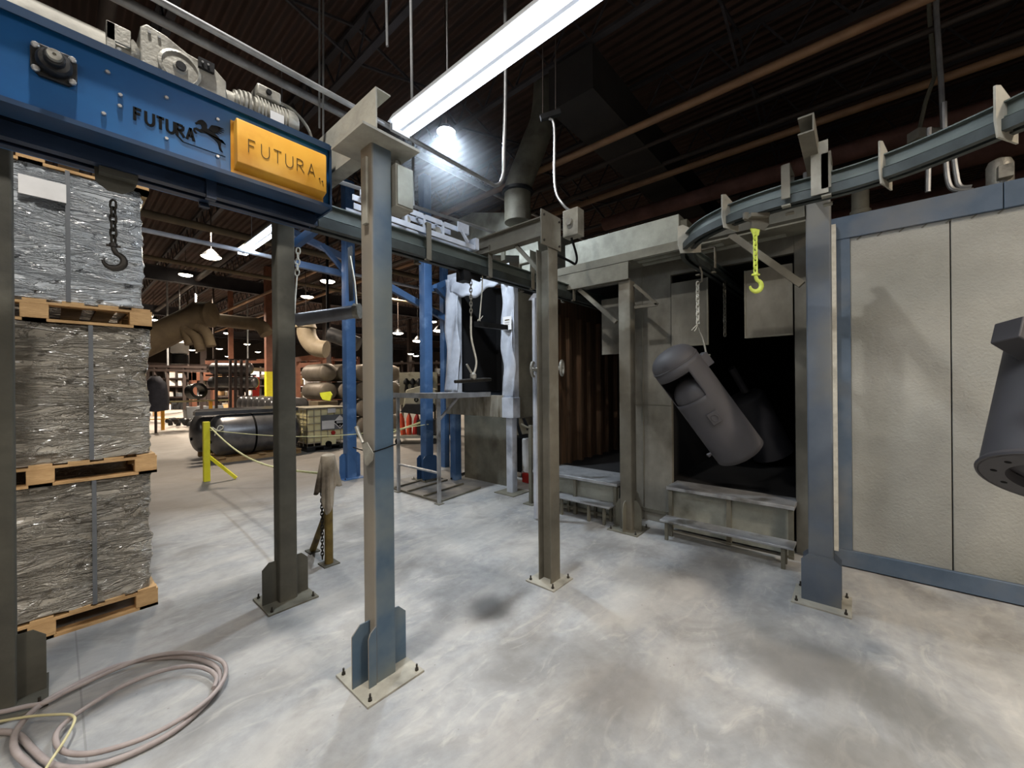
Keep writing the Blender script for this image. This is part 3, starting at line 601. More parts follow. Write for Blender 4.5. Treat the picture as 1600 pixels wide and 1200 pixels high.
def hook(t, top, d, mt, s=1.0, name='hook'):
    top = V(top); d = V(d).normalized(); pts = [top, top-Z_*.02*s, top-Z_*.035*s+d*.004*s]
    c = top-Z_*.085*s
    for k in range(0, 13): a = R(75-k*21); pts.append(c+d*(.038*s*math.cos(a))*1.0+Z_*(.038*s*math.sin(a)))
    rs = [.010*s, .010*s, .012*s]+[(.012+.004*math.sin(math.pi*k/12))*s*(1 if k < 9 else 1-(k-8)*.13) for k in range(13)]
    mb = MB().tube(pts, rs, 10).lathe([(.008*s, 0), (.016*s, .004*s), (.016*s, .02*s), (.009*s, .026*s)], top+Z_*.004*s, -Z_, 12).bar(top-Z_*.012*s-d*.026*s, top-Z_*.012*s+d*.026*s, .01*s, .01*s)
    return t.part(name, mb, mt)
hk = Thing('chain_hook', 'dark iron hook on a short chain below the navy rail, left', 'hook', (.188, 2.65, 2.2))
hk.part('trolley', MB().prism([(-.075, 0), (.075, 0), (.06, -.1), (.02, -.13), (-.03, -.13), (-.07, -.1)], (.2, 2.646, RZ+.04), X_, Z_, Y_*.008).box(.14, .27, 2.6, 2.7, RZ-.03, RZ-.002), M_OLIVE)
hk.part('chain', chain((.188, 2.65, 2.50), (.188, 2.65, 2.30), .03, .005, .019, .012), M_CHAINDK)
hook(hk, (.188, 2.65, 2.30), (1, -.2, 0), M_HOOKDK, .95)
yk = Thing('chain_hook', 'bright yellow-green chain and hook below the curved rail', 'hook', (3.01, .49, 2.1))
p0 = V((3.01, .49, R2))
yk.part('trolley', MB().prism([(-.08, .02), (.08, .02), (.08, -.06), (.05, -.1), (-.03, -.08), (-.03, -.04), (-.08, -.02)], p0-V((.004, 0, 0)), cr0, Z_, V((.755, .656, 0))*.02).obox(p0-Z_*.01, cr0*.06, cf*.04, Z_*.012), M_GREYPOST)
yk.part('eye_plate', MB().prism([(-.03, 0), (.03, 0), (.022, -.045), (-.012, -.045)], p0+V((0, 0, -.085))-cr0*.01, cr0, Z_, cf*.01), M_CHAINYEL)
yk.part('chain', chain(p0+V((0, 0, -.115))-cr0*.012, p0+V((0, 0, -.375))-cr0*.012, .030, .0055, .02, .012), M_CHAINYEL)
hook(yk, p0+V((0, 0, -.375))-cr0*.012, cr0, M_CHAINYEL, .98)
# ------------------------------------------------------------------ hanging pressure tanks
def tank(t, o, ax, face, r, L, cut=True, flange=False):
    """o: centre of the dome shoulder; ax: axis pointing to the foot; face: direction of the front"""
    o, ax, face = V(o), V(ax).normalized(), V(face); face = (face-ax*face.dot(ax)).normalized(); sd = ax.cross(face)
    dome = [(r*math.cos(R(a))**.8, -r*.66*math.sin(R(a))) for a in range(88, -1, -8)]
    t.part('dome_end', MB().lathe(dome+[(r, .05)], o, ax, 48), M_TANK)
    t.part('seam', MB().lathe([(r, -.006), (r+.005, -.004), (r+.007, .002), (r+.005, .008), (r, .01)], o, ax, 48, cap=False), M_TANK)
    # skirt shell with a window
    n, m_ = 72, 24; vs = []; fs = []
    for j in range(m_+1):
        for i in range(n):
            a = 2*math.pi*i/n; vs.append(o+ax*(.008+(L-.008)*j/m_)+(face*math.cos(a)+sd*math.sin(a))*(r+.004))
    for j in range(m_):
        tt = (j+.5)/m_
        for i in range(n):
            a = ((2*math.pi*(i+.5)/n+math.pi) % (2*math.pi))-math.pi
            if cut and .10 < tt < .34 and cut[0] < a*(1 if sd.dot(cr0) > 0 else -1) < cut[1]: continue
            fs.append((j*n+i, j*n+(i+1) % n, (j+1)*n+(i+1) % n, (j+1)*n+i))
    sk = MB().add(vs, fs); so = t.part('skirt', sk, M_TANK)
    md = so.modifiers.new('thickness', 'SOLIDIFY'); md.thickness = .006; md.offset = -1
    t.part('inner_vessel', MB().lathe([(r*.94*math.cos(R(a)), .33-r*.8*math.sin(R(a))) for a in range(88, -1, -8)]+[(r*.94, L*.9), (r*.3, L*.97)], o, ax, 40), M_TANK)
    foot = MB()
    if flange: foot.lathe([(r*.66, L-.05), (r+.006, L-.03), (r+.012, L-.02), (r+.016, L-.01), (r+.012, L), (r*.66, L), (r*.66, L-.05)], o, ax, 48, cap=False)
    else: foot.lathe([(r+.003, L-.004), (r-.01, L+.01), (r*.9, L+.012), (r*.86, L-.01), (.01, L-.02)], o, ax, 48)
    t.part('foot_ring', foot, M_TANK)
    return o, ax, face, sd
t2 = Thing('pressure_tank', 'dark grey tank hanging tilted in front of the right booth opening', 'tank', (3.95, 1.05, 1.3))
axd = (cr0*.585-Z_*.811).normalized()
o2 = atd(1054, 567, 3.62)
o2, ax2, fc2, sd2 = tank(t2, o2, axd, -cf, .208, 1.0, cut=(-1.75, -.12))
sgn = 1 if sd2.dot(cr0) > 0 else -1
side = sd2*sgn
def onface(u, a, ext=0): return o2+ax2*u+(fc2*math.cos(a)+side*math.sin(a))*(.212+ext)
pp = onface(.54, -.35); nn = (pp-(o2+ax2*.54)).normalized(); tt = ax2.cross(nn)
t2.part('name_plate', MB().obox(pp+nn*.006, ax2*.055, tt*.045, nn*.014), M_TANK, bevel=.003)
t2.part('name_plate_rim', MB().tube([pp+nn*.022+ax2*.03*math.cos(R(k*30))+tt*.026*math.sin(R(k*30)) for k in range(12)], .004, 6, True), M_TANK)
lg = onface(.14, math.pi/2)
t2.part('lifting_lug', MB().obox(lg+side*.022, ax2*.062, side*.042, fc2*.05), M_TANK, bevel=.006)
fp = onface(.86, -math.pi/2)
t2.part('drain_fitting', MB().cyl(fp-side*.01, fp-side*.045, .016, 12).lathe([(.02, 0), (.02, .015)], fp-side*.03, -side, 6), M_TANK)
t2.part('hanger_pin', MB().cyl(lg+Z_*.03+side*.02-cr0*.05, lg+Z_*.06+cr0*.07, .009, 8), M_CHAIN)
# its rod, twisted wire and chain
hang_top = V((3.95, 1.125, R2-.02))
rope_b = lg+side*.045+Z_*.01
rd = Thing('hanger_chain', 'pale steel chain with wire twist carrying the tilted tank', 'chain', tuple(hang_top-Z_*.8))
wt = V((hang_top.x, hang_top.y, atd(1101, 505, 3.69).z))
rd.part('hook_strap', MB().tube([hang_top+Z_*.02+cr0*.02, hang_top-Z_*.04+cr0*.04, hang_top-Z_*.12+cr0*.04, hang_top-Z_*.14], .008, 8), M_GREYPOST)
rd.part('chain', chain(hang_top-Z_*.13, wt, .034, .006, .022, .014), M_CHAINWH)
rd.part('rod', MB().tube(smooth_path([wt, wt-Z_*.06+cr0*.01, (wt+rope_b)/2+cr0*.01, rope_b+Z_*.02, rope_b], 5), .009, 8), M_CHAIN)
rd.part('wire_twist', MB().tube([wt, wt-Z_*.03-cr0*.03, wt-Z_*.06-cr0*.06], .004, 6).tube([wt, wt-Z_*.05-cr0*.02, wt-Z_*.07-cr0*.035], .004, 6), M_CHAINWH)
# near tank cropped by the right picture edge
t3 = Thing('pressure_tank', 'dark grey tank with open flanged foot cut by the right picture edge', 'tank', (2.4, -.75, 1.2))
ax3 = (-Z_-cf*.3-cr0*.6).normalized()
o3 = atd(1660, 755, 1.8)-ax3*.8
o3, ax3, fc3, sd3 = tank(t3, o3, ax3, -cf, .25, .8, cut=None, flange=True)
sg = -1 if sd3.dot(cr0) > 0 else 1
sl = sd3*sg
t3.part('support_bracket', MB().obox(o3+ax3*.2+sl*.33, ax3*.062, sl*.09, fc3*.055), M_TANK, bevel=.006)
for k in range(10):
    a = 2*math.pi*k/10; t3.part('flange_bolt_hole', MB().cyl(o3+ax3*.8+(fc3*math.cos(a)+sd3*math.sin(a))*.2, o3+ax3*.801+(fc3*math.cos(a)+sd3*math.sin(a))*.2, .012, 10), M_BLACK)
tt3 = V((o3.x+.0, o3.y, RZ))
rc = Thing('hanger_chain', 'steel chain carrying the tank at the right picture edge', 'chain', (o3.x, o3.y, 2.3))
rc.part('chain', chain(V((o3.x, o3.y, R2-.01)), o3-ax3*.14, .034, .006, .022, .014), M_CHAIN)
# dim tank deep inside the booth
t4 = Thing('pressure_tank', 'dim tank hanging deep inside the dark right booth', 'tank', (6.3, .95, 1.2))
o4 = atd(1165, 625, 5.6)
t4.part('shell', MB().lathe([(.26*math.cos(R(a)), -.13*math.sin(R(a))) for a in range(88, -1, -8)]+[(.26, .85), (.2, .88)], o4, (cr0*.45-Z_*.89), 32), M_TANK)
t4.part('neck', MB().cyl(atd(1143, 575, 5.4), atd(1165, 612, 5.45), .05, 14), M_TANK)
ch4 = Thing('hanger_chain', 'dim chain hanging in the slot above the right booth opening', 'chain', (5.0, 1.07, 2.2))
ch4.part('chain', chain(V((4.75, 1.08, R2-.0)), V((4.75, 1.08, 2.12)), .034, .006, .022, .014), M_CHAIN)
# ------------------------------------------------------------------ powder booth shell (two openings)
bo = Thing('spray_booth', 'grey two-door powder spray booth with near-black openings', 'booth', (5.8, 1.8, 0))
WX = 4.6
bo.part('front_panel', MB().box(WX, WX+.06, 1.6, 2.2, 0, 3.0), M_BOOTH, bevel=.004, label='middle pillar panel between the openings')
bo.part('panel_seam', MB().box(WX-.006, WX, 1.598, 2.2, 1.36, 1.368).box(WX-.008, WX, 1.93, 1.936, 0, 3.0).box(WX-.012, WX, 1.59, 2.1, .1, .14), M_GALVDK)
bo.part('front_panel', MB().box(WX, WX+.06, .17, .45, 0, 3.0), M_BOOTH, bevel=.004)
bo.part('front_panel', MB().box(WX, WX+.06, 3.18, 3.3, 0, 3.0), M_GALVDK, bevel=.004)
bo.part('header_panel', MB().box(WX+.0, WX+.06, .45, 1.6, 2.84, 3.05), M_BOOTH)
bo.part('header_panel', MB().box(WX, WX+.06, 2.2, 3.18, 2.86, 3.05), M_BOOTH)
bo.part('door_flap', MB().box(WX-.02, WX, 1.2, 1.59, 2.02, 2.74), M_BOOTH, bevel=.004)
bo.part('flap_rim', MB().box(WX-.03, WX-.02, 1.2, 1.59, 2.02, 2.035).box(WX-.03, WX-.02, 1.2, 1.212, 2.035, 2.74), M_GALVDK)
bo.part('door_flap', MB().box(WX-.02, WX, .46, .86, 2.06, 2.74), M_BOOTH, bevel=.004)
bo.part('flap_rim', MB().box(WX-.03, WX-.02, .46, .86, 2.06, 2.075).box(WX-.03, WX-.02, .848, .86, 2.075, 2.74), M_GALVDK)
bo.part('door_flap', MB().box(WX-.02, WX, 2.2, 2.46, 1.98, 2.68), M_BOOTH, bevel=.004)
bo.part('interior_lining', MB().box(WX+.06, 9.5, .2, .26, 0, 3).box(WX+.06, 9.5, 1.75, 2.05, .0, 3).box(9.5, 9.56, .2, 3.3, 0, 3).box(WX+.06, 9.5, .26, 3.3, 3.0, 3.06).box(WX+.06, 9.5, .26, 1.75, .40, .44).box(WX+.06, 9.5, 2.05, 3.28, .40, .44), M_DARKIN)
wl = MB().box(WX+.06, 9.5, 3.28, 3.34, 0, 3.0)
for i in range(16): wl.box(WX+.1+i*.3, WX+.16+i*.3, 3.2+.02*(i % 2), 3.28, .44, 2.6)
bo.part('side_curtain', wl, M_BROWNIN, label='brown ribbed curtain wall inside the left opening')
gx = Thing('plenum_box', 'long pale galvanised box lying on the spray booth roof', 'duct box', (4.6, 2.1, 3.05))
gx.part('body', MB().box(4.38, 5.1, 1.43, 2.87, 3.06, 3.42), M_GALV, bevel=.006)
gx.part('end_cap', MB().box(4.42, 5.0, 1.36, 1.43, 3.08, 3.36), M_GALVDK, bevel=.004)
cn = Thing('booth_canopy', 'stained canopy ledge with slots above the booth doorways', 'canopy', (4.3, 1.6, 2.95))
cn.part('ledge', MB().box(4.14, 4.62, .3, 3.1, 3.0, 3.05), M_GALVDK, bevel=.004)
cn.part('front_lip', MB().box(4.13, 4.14, .3, 3.1, 2.96, 3.05), M_GALVDK)
cn.part('slot_strip', MB().box(4.2, 4.26, 1.0, 1.88, 2.985, 2.999).box(4.34, 4.4, 1.0, 1.88, 2.985, 2.999).box(4.48, 4.54, .5, 1.88, 2.985, 2.999), M_GALV)
# ------------------------------------------------------------------ platforms and step benches
def platform(label, x0, x1, y0, y1, z, legs, panel=True):
    t = Thing('work_platform', label, 'platform', ((x0+x1)/2, (y0+y1)/2, 0))
    t.part('deck', MB().box(x0, x1, y0, y1, z-.035, z), M_TABLE, bevel=.003)
    for y in legs: t.part('leg', MB().box(x0+.02, x0+.06, y-.02, y+.02, 0, z-.035), M_GALVDK)
    if panel: t.part('kick_panel', MB().box(x0+.09, x0+.1, y0+.02, y1-.02, .02, z-.06), M_GALV, bevel=.002)
    return t
platform('upper platform in front of the right booth opening', 4.37, 4.72, .44, 1.585, .49, (.47, .98, 1.55))
platform('upper platform in front of the left booth opening', 4.2, 4.75, 2.08, 3.3, .47, (2.12, 2.66, 3.2))
def bench(label, x0, x1, y0, y1, z, legs, rail_=True):
    t = Thing('step_bench', label, 'bench', ((x0+x1)/2, (y0+y1)/2, 0))
    t.part('tread', MB().box(x0, x1, y0, y1, z-.02, z), M_TABLE, bevel=.003)
    for y in legs:
        for x in (x0+.02, x1-.05): t.part('leg', MB().box(x, x+.03, y-.015, y+.015, 0, z-.02), M_GALVDK)
    if rail_: t.part('stretcher', MB().box(x1-.045, x1-.035, y0+.02, y1-.02, .06, .075), M_GALVDK)
    return t
bench('low step bench before the right booth opening', 4.10, 4.30, .42, 1.56, .205, (.5, 1.5))
bench('low step bench before the left booth opening', 4.08, 4.31, 2.12, 3.1, .22, (2.2, 2.4, 2.78), True)
# ------------------------------------------------------------------ right booth (oven wall)
rb = Thing('oven_booth', 'pale grey panelled booth with blue steel frame at right', 'booth', (5.5, -1.5, 0))
BX = 4.54
rb.part('base_channel', MB().box(BX-.03, BX+.05, -3.4, .17, 0.01, .15), M_FRAMEBLUE, bevel=.003)
rb.part('corner_stile', MB().box(BX-.02, BX+.05, .045, .17, .15, 2.9), M_FRAMEBLUE, bevel=.003)
rb.part('top_beam', MB().box(BX-.03, BX+.05, -.80, .17, 2.86, 3.05), M_FRAMEBLUE, bevel=.003)
rb.part('top_beam', MB().box(BX-.03, BX+.05, -3.4, -.805, 2.86, 3.05), M_FRAMEBLUE, bevel=.003)
for y0, y1 in ((-.54, .045), (-1.27, -.547), (-2.0, -1.277), (-2.73, -2.007), (-3.4, -2.737)): rb.part('wall_panel', MB().box(BX, BX+.05, y0, y1, .15, 2.86), M_PANEL, bevel=.003)
rb.part('seam_strip', MB().box(BX+.005, BX+.045, -.546, -.541, .15, 2.86).box(BX+.005, BX+.045, -1.276, -1.271, .15, 2.86), M_BLACK)
for i in range(7):
    y = .0-i*.13; rb.part('panel_clip', MB().bar((BX-.004, y, 2.835), (BX-.004, y-.03, 2.86), .006, .008), M_GALVDK)
rb.part('side_wall', MB().box(BX+.05, 9, .0, .05, 0, 3.0), M_GALVDK)
rb.part('roof', MB().box(BX+.05, 9, -3.4, .05, 3.0, 3.04), M_GALVDK)
rb.part('edge_trim', MB().box(BX-.1, BX-.03, .137, .2, .15, 2.98), M_CHAINWH, label='cream corner strip')
# things on the oven roof
mtp = atx(1562, 262, 5.0)
om = Thing('roof_motor', 'pale ribbed motor standing on the oven booth roof', 'motor', (mtp.x, mtp.y, 3.05))
om.part('motor_body', MB().lathe([(.07, 0), (.075, .03), (.075, .2), (.06, .24), (.02, .26)], (mtp.x, mtp.y, 3.14), Z_, 20), M_CAST)
om.part('gear_housing', MB().box(mtp.x-.08, mtp.x+.08, mtp.y-.02, mtp.y+.26, 3.05, 3.17), M_DKCAST, bevel=.01)
om.part('terminal_box', MB().box(mtp.x-.13, mtp.x-.06, mtp.y-.05, mtp.y+.03, 3.2, 3.3), M_CAST, bevel=.003)
vp = atx(1344, 320, 5.4)
single('vent_stack', MB().lathe([(.07, 0), (.07, .25), (.085, .26), (.085, .3), (.07, .31), (.07, .62)], (vp.x, vp.y, 3.05), Z_, 20), M_GALVDK, 'short metal vent stack rising behind the broad blue column', 'duct')
def jpipe(xs, label):
    P = [atx(a, b, 5.3) for a, b in xs]
    single('conduit', MB().tube(smooth_path(P, 6), .02, 8), M_CONDUIT, label, 'conduit')
jpipe([(1452, 200), (1451, 255), (1450, 300)], 'straight upright conduit on the oven booth roof')
jpipe([(1475, 160), (1478, 250), (1484, 290), (1500, 298), (1520, 297)], 'outer hooked conduit beside the roof motor')
jpipe([(1490, 240), (1494, 270), (1500, 291), (1518, 292)], 'inner hooked conduit beside the roof motor')
jpipe([(1258, 270), (1259, 320), (1259, 352)], 'thin upright pipe beyond the curved rail')
# tall hung conduit at upper right with bent offset
hc = Thing('drop_conduit', 'pale hanging conduit pair dropping behind the curved rail', 'conduit', tuple(atd(1470, 190, 4.0)))
P = [atd(1463, -60, 4.0), atd(1463, 20, 4.0), atd(1470, 120, 4.0), atd(1474, 200, 4.0)]
hc.part('pipe', MB().tube(P, .022, 8), M_CONDUIT)
hc.part('pipe', MB().tube([atd(1450, -60, 4.1), atd(1452, 20, 4.1), atd(1460, 120, 4.1), atd(1446, 160, 4.1), atd(1436, 205, 4.1)], .018, 8), M_GALVDK)
pb = atd(1450, 212, 4.1)
hc.part('junction_box', MB().obox(pb, cr0*.16, cf*.06, Z_*.05), M_BEIGE, bevel=.004)
# ------------------------------------------------------------------ wash booth with film-draped frame
wb = Thing('wash_booth', 'raised booth with doorway draped in white plastic film', 'booth', (5.2, 4.6, 0))
FX = 4.45
def drape(y0, y1, z0, z1, amp=.03, s=0):
    mb = MB()
    def fn(u, v):
        z = z0+(z1-z0)*v; wv_ = amp*math.sin(v*9+s)+amp*.5*math.sin(v*23+s*2)
        return V((FX-.012-.02*math.sin(u*7+v*11+s), y0+(y1-y0)*u+wv_*(.3+.7*abs(u-.5)), z))
    return mb.grid(fn, 8, 40)
def solid(ob, th=.006): md = ob.modifiers.new('thickness', 'SOLIDIFY'); md.thickness = th; return ob
wb.part('door_post', MB().box(FX, FX+.1, 5.08, 5.32, 1.4, 3.5), M_WHITEFRAME)
wb.part('door_post', MB().box(FX, FX+.1, 3.82, 4.02, 1.4, 3.3), M_WHITEFRAME)
wb.part('lintel', MB().box(FX, FX+.1, 4.02, 5.08, 3.16, 3.4), M_WHITEFRAME)
solid(wb.part('film_drape', drape(5.03, 5.36, 1.5, 3.42, .025, 1), M_WHITEFRAME))
solid(wb.part('film_drape', drape(3.82, 4.05, 1.42, 3.14, .03, 2.3), M_WHITEFRAME))
def lint(u, v):
    y = 3.9+(5.2-3.9)*u; zb = 3.08+.06*math.sin(u*8)+.03*math.sin(u*21); return V((FX-.02-.02*math.sin(u*13+v*5), y, zb+(3.42-zb)*v))
solid(wb.part('film_drape', MB().grid(lint, 30, 8), M_WHITEFRAME))
wb.part('side_wall', MB().box(FX+.1, 6.2, 3.82, 3.87, 1.1, 3.0), M_GALVDK, bevel=.004)
wb.part('side_wall', MB().box(FX+.1, 6.2, 5.3, 5.35, 1.1, 3.5), M_FRAMEBLUE)
wb.part('back_wall', MB().box(6.2, 6.25, 3.82, 5.35, .0, 3.5), M_GALVDK)
wb.part('inner_lining', MB().box(5.6, 5.62, 3.9, 5.29, 1.5, 3.45).box(FX+.12, 6.1, 5.26, 5.29, 1.5, 3.45).box(FX+.12, 6.1, 3.88, 3.9, 1.5, 3.2), M_DARKIN)
wb.part('inner_rib', MB().box(5.57, 5.6, 4.72, 4.75, 1.5, 3.3).box(5.58, 5.6, 4.9, 5.1, 1.5, 2.4), M_GREYPLATE)
wb.part('apron', MB().box(FX-.04, FX, 4.02, 5.34, 1.12, 1.45), M_APRON, bevel=.003)
wb.part('corner_box', MB().box(FX-.06, FX+.1, 3.8, 4.02, 1.12, 1.42), M_WHITEFRAME, bevel=.003)
wb.part('side_box', MB().box(FX+.1, 4.97, 3.8, 3.82, 1.12, 1.42), M_GALVDK)
wb.part('under_panel', MB().box(FX+.25, FX+.27, 4.1, 5.2, .0, 1.12), M_GALVDK, label='dark panel under the raised floor')
wb.part('post', rtube(4.49, 3.92, .06, .06, .012, 1.12), M_WHITEFRAME)
wb.part('base_plate', MB().box(4.3, 4.68, 3.73, 4.11, 0, .012), M_GALVDK)
wb.part('post', rtube(4.5, 5.2, .07, .07, 0, 1.12), M_BLUE2)
wb.part('sign', MB().box(FX-.045, FX-.04, 3.83, 4.0, 2.42, 2.62), M_WHITE, label='small white notice')
wb.part('notice_print', MB().box(FX-.0465, FX-.045, 3.87, 3.96, 2.56, 2.575).box(FX-.0465, FX-.045, 3.87, 3.96, 2.53, 2.535).box(FX-.0465, FX-.045, 3.88, 3.95, 2.50, 2.505).box(FX-.0465, FX-.045, 3.9, 3.94, 2.46, 2.475), M_INK)
# exhaust hood
hd = Thing('exhaust_hood', 'pale sheet metal hood feeding a round duct above the wash booth', 'duct', (5.2, 4.6, 3.5))
b0 = [V((4.45, 5.6, 3.6)), V((4.45, 3.7, 3.45)), V((6.0, 3.7, 3.45)), V((6.0, 5.6, 3.6))]
dc = atd(809, 338, 6.0)
b1 = [V((dc.x-.25, dc.y+.5, 4.2)), V((dc.x-.25, dc.y-.25, 4.2)), V((dc.x+.3, dc.y-.25, 4.2)), V((dc.x+.3, dc.y+.5, 4.2))]
hq = [atx(a, b, 4.8) for a, b in ((655, 396), (672, 374), (700, 350), (738, 332), (800, 332), (838, 350), (842, 400))]
hd.part('hood', MB().prism([(p.y, p.z) for p in hq], (4.8, 0, 0), Y_, Z_, X_*1.2), M_GALV, bevel=.004)
hd.part('seam_angle', MB().box(4.77, 4.8, 4.28, 4.36, 3.62, 4.0), M_GALVDK)
hd.part('side_box', MB().box(4.5, 4.9, 3.55, 3.75, 3.2, 3.55), M_GALV)
dpth = [V((dc.x, dc.y, 4.05)), V((dc.x, dc.y, 4.5)), atd(812, 285, 6.0), atd(835, 225, 6.1), atd(850, 180, 6.2), atd(855, 100, 6.3), atd(857, 10, 6.3)]
hd.part('round_duct', MB().tube(smooth_path(dpth, 5), .2, 20), M_GALVDK)
hd.part('collar', MB().lathe([(.2, 0), (.235, .01), (.235, .05), (.2, .06)], (dc.x, dc.y, 4.48), Z_, 20), M_DKCAST)
# ------------------------------------------------------------------ steel table beside it
TZ = 1.49
tb2 = Thing('steel_table', 'tall open steel table with thin legs before the wash booth', 'table', (3.9, 4.8, 0))
tb2.part('table_top', MB().box(3.38, 4.4, 4.27, 5.32, TZ-.03, TZ), M_TABLE, bevel=.003)
tb2.part('edge_angle', MB().box(3.37, 3.38, 4.26, 5.32, TZ-.06, TZ+.012).box(3.37, 4.4, 4.26, 4.27, TZ-.06, TZ+.012), M_CONDUIT)
for x, y in ((3.42, 4.3), (3.42, 5.27)): 
    tb2.part('leg', MB().box(x-.02, x+.02, y-.02, y+.02, .01, TZ-.03), M_TABLE)
    tb2.part('foot_plate', MB().box(x-.05, x+.05, y-.05, y+.05, 0, .01), M_GALVDK)
tb2.part('brace', MB().bar((3.44, 4.3, 1.15), (3.8, 4.3, TZ-.03), .03, .03), M_TABLE)
tb2.part('lower_rail', MB().cyl((3.42, 4.3, .42), (3.42, 5.27, .42), .018, 10), M_CONDUIT)
# floor frame of angle bars next to the table
ff = MB()
for y in (4.35, 4.75, 5.15, 5.5): ff.bar((3.5, y, .012), (4.35, y+.1, .012), .025, .02)
single('floor_grate', ff.bar((3.46, 4.3, .012), (3.46, 5.6, .012), .025, .02), M_GALVDK, 'flat frame of angle bars on the floor under the steel table', 'grate')
# hung round bar with rods under the straight rail
hb = Thing('hanging_fixture', 'flat dark bar hung on white rod and chain below the straight rail', 'hanger', (2.52, 2.65, 1.66))
hb.part('trolley', MB().prism([(-.12, .0), (.16, .0), (.16, -.06), (.05, -.05), (.03, -.1), (-.08, -.1), (-.1, -.04)], (2.45, 2.646, RZ), X_, Z_, Y_*.02).box(2.36, 2.44, 2.6, 2.7, RZ-.1, RZ-.004), M_DKCAST)
hb.part('chain', chain((2.49, 2.65, RZ-.08), (2.49, 2.65, 2.24), .03, .0045, .019, .011), M_CHAIN)
hb.part('rod', MB().tube(smooth_path([(2.49, 2.65, 2.24), (2.49, 2.65, 2.05), (2.545, 2.65, 1.86), (2.545, 2.65, 1.78), (2.51, 2.65, 1.70)], 5), .009, 8), M_CHAINWH)
hb.part('bar', MB().tube([(2.29, 2.65, 1.645), (2.4, 2.65, 1.65), (2.65, 2.65, 1.662), (2.74, 2.65, 1.665)], [.014, .018, .018, .014], 10), M_CHAINDK)
hb.part('clamp', MB().lathe([(.012, 0), (.03, .02), (.03, .05), (.01, .07)], (2.51, 2.65, 1.66), Z_, 12).bar((2.5, 2.65, 1.71), (2.43, 2.65, 1.80), .014, .014), M_CAST)
hr = Thing('wire_hanger', 'white wire with looped ends holding the dark square tube', 'hanger', (2.64, 2.65, 2.2))
hr.part('wire', MB().tube([(2.64, 2.65, RZ), (2.635, 2.65, RZ-.12), (2.60, 2.65, 2.25), (2.59, 2.65, 2.21)], .006, 8), M_CHAINWH)
hr.part('knot', MB().tube([(2.59+.018*math.cos(k*.8), 2.65, 2.205+.018*math.sin(k*.8)) for k in range(8)], .004, 6, True).tube([(2.60, 2.65, 2.22), (2.64, 2.65, 2.26)], .004, 6).tube([(2.64, 2.64, 2.50), (2.61, 2.64, 2.46)], .004, 6), M_CHAINWH)
single('hanging_tube', MB().bar(aty(745, 506, 2.65), aty(790, 512, 2.85)+V((.0, 0, 0)), .06, .05), M_DKCAST, 'dark square tube hanging level in front of the wash booth doorway', 'tube')
# valve stand strip right of it: white upright with hand wheels
vw = Thing('valve_post', 'narrow white upright with arrow head cap beside the slim column', 'post', (4.3, 3.3, 0))
pa = atd(836, 600, 4.75)
vw.part('upright', MB().box(pa.x-.02, pa.x+.02, pa.y-.02, pa.y+.02, .02, 2.64), M_WHITEFRAME)
vw.part('cap', MB().prism([(-.07, 0), (.07, 0), (.03, .08), (-.01, .08)], (pa.x, pa.y, 2.62), cr0, Z_, cf*.02), M_WHITEFRAME)
def wheel(x, y, D, lab, s=1):
    c = atd(x, y, D); t = Thing('hand_wheel', lab, 'valve wheel', tuple(c)); ax = (cr0*1-cf*.35).normalized()
    a = Z_; b = ax.cross(a)
    t.part('rim', MB().tube([c+(a*math.cos(R(k*20))+b*math.sin(R(k*20)))*.085 for k in range(18)], .016, 8, True), M_CAST)
    t.part('hub', MB().cyl(c-ax*.02, c+ax*(.1 if s > 0 else -.36), .025, 12), M_CAST)
    t.part('spoke', MB().bar(c-a*.08, c+a*.08, .012, .012).bar(c-b*.08, c+b*.08, .012, .012), M_CAST)
wheel(833, 577, 4.7, 'round hand wheel left of the slim column')
wheel(878, 575, 4.7, 'round hand wheel right of the slim column', -1)
st = Thing('pipe_stand', 'short grey pipe stand with side arm left of the slim column', 'stand', (4.1, 3.3, 0))
sb = atz(830, 787); st.part('pole', MB().box(sb.x-.022, sb.x+.022, sb.y-.022, sb.y+.022, .01, 1.06), M_GALVDK)
st.part('base_plate', MB().box(sb.x-.08, sb.x+.08, sb.y-.08, sb.y+.08, 0, .01), M_GALVDK)
st.part('arm', MB().tube([V((sb.x, sb.y, 1.02)), V((sb.x, sb.y, 1.04))-cr0*.06, V((sb.x, sb.y, 1.08))-cr0*.13], .014, 8), M_GALVDK)
# things glimpsed under and behind the wash booth
fe = Thing('fire_extinguisher', 'red fire extinguisher behind the white booth leg', 'fire extinguisher', tuple(atz(785, 735)))
fb = atz(785, 735); fe.part('cylinder', MB().lathe([(.07, 0), (.08, .02), (.08, .5), (.05, .58), (.02, .6)], (fb.x, fb.y, .35), Z_, 20), M_RED)
fe.part('valve', MB().bar((fb.x, fb.y, .95), (fb.x+.05, fb.y-.05, 1.02), .03, .03).tube([(fb.x, fb.y, 1.0), (fb.x-.05, fb.y+.05, .98), (fb.x-.08, fb.y+.08, .8)], .012, 6), M_BLACK)
fe.part('stand', MB().lathe([(.1, 0), (.1, .02), (.03, .03), (.03, .34), (.08, .35)], (fb.x, fb.y, 0), Z_, 16), M_DKCAST)
xb = Thing('pump_cart', 'black pump cart between booth leg and pipe stand', 'cart', tuple(atz(815, 745)))
c0 = atz(815, 745)
xb.part('body', MB().box(c0.x-.1, c0.x+.4, c0.y-.15, c0.y+.2, .1, .7), M_BLACK, bevel=.01)
xb.part('wheel', MB().cyl((c0.x-.08, c0.y-.17, .08), (c0.x-.08, c0.y-.12, .08), .08, 16), M_PLASTIC)
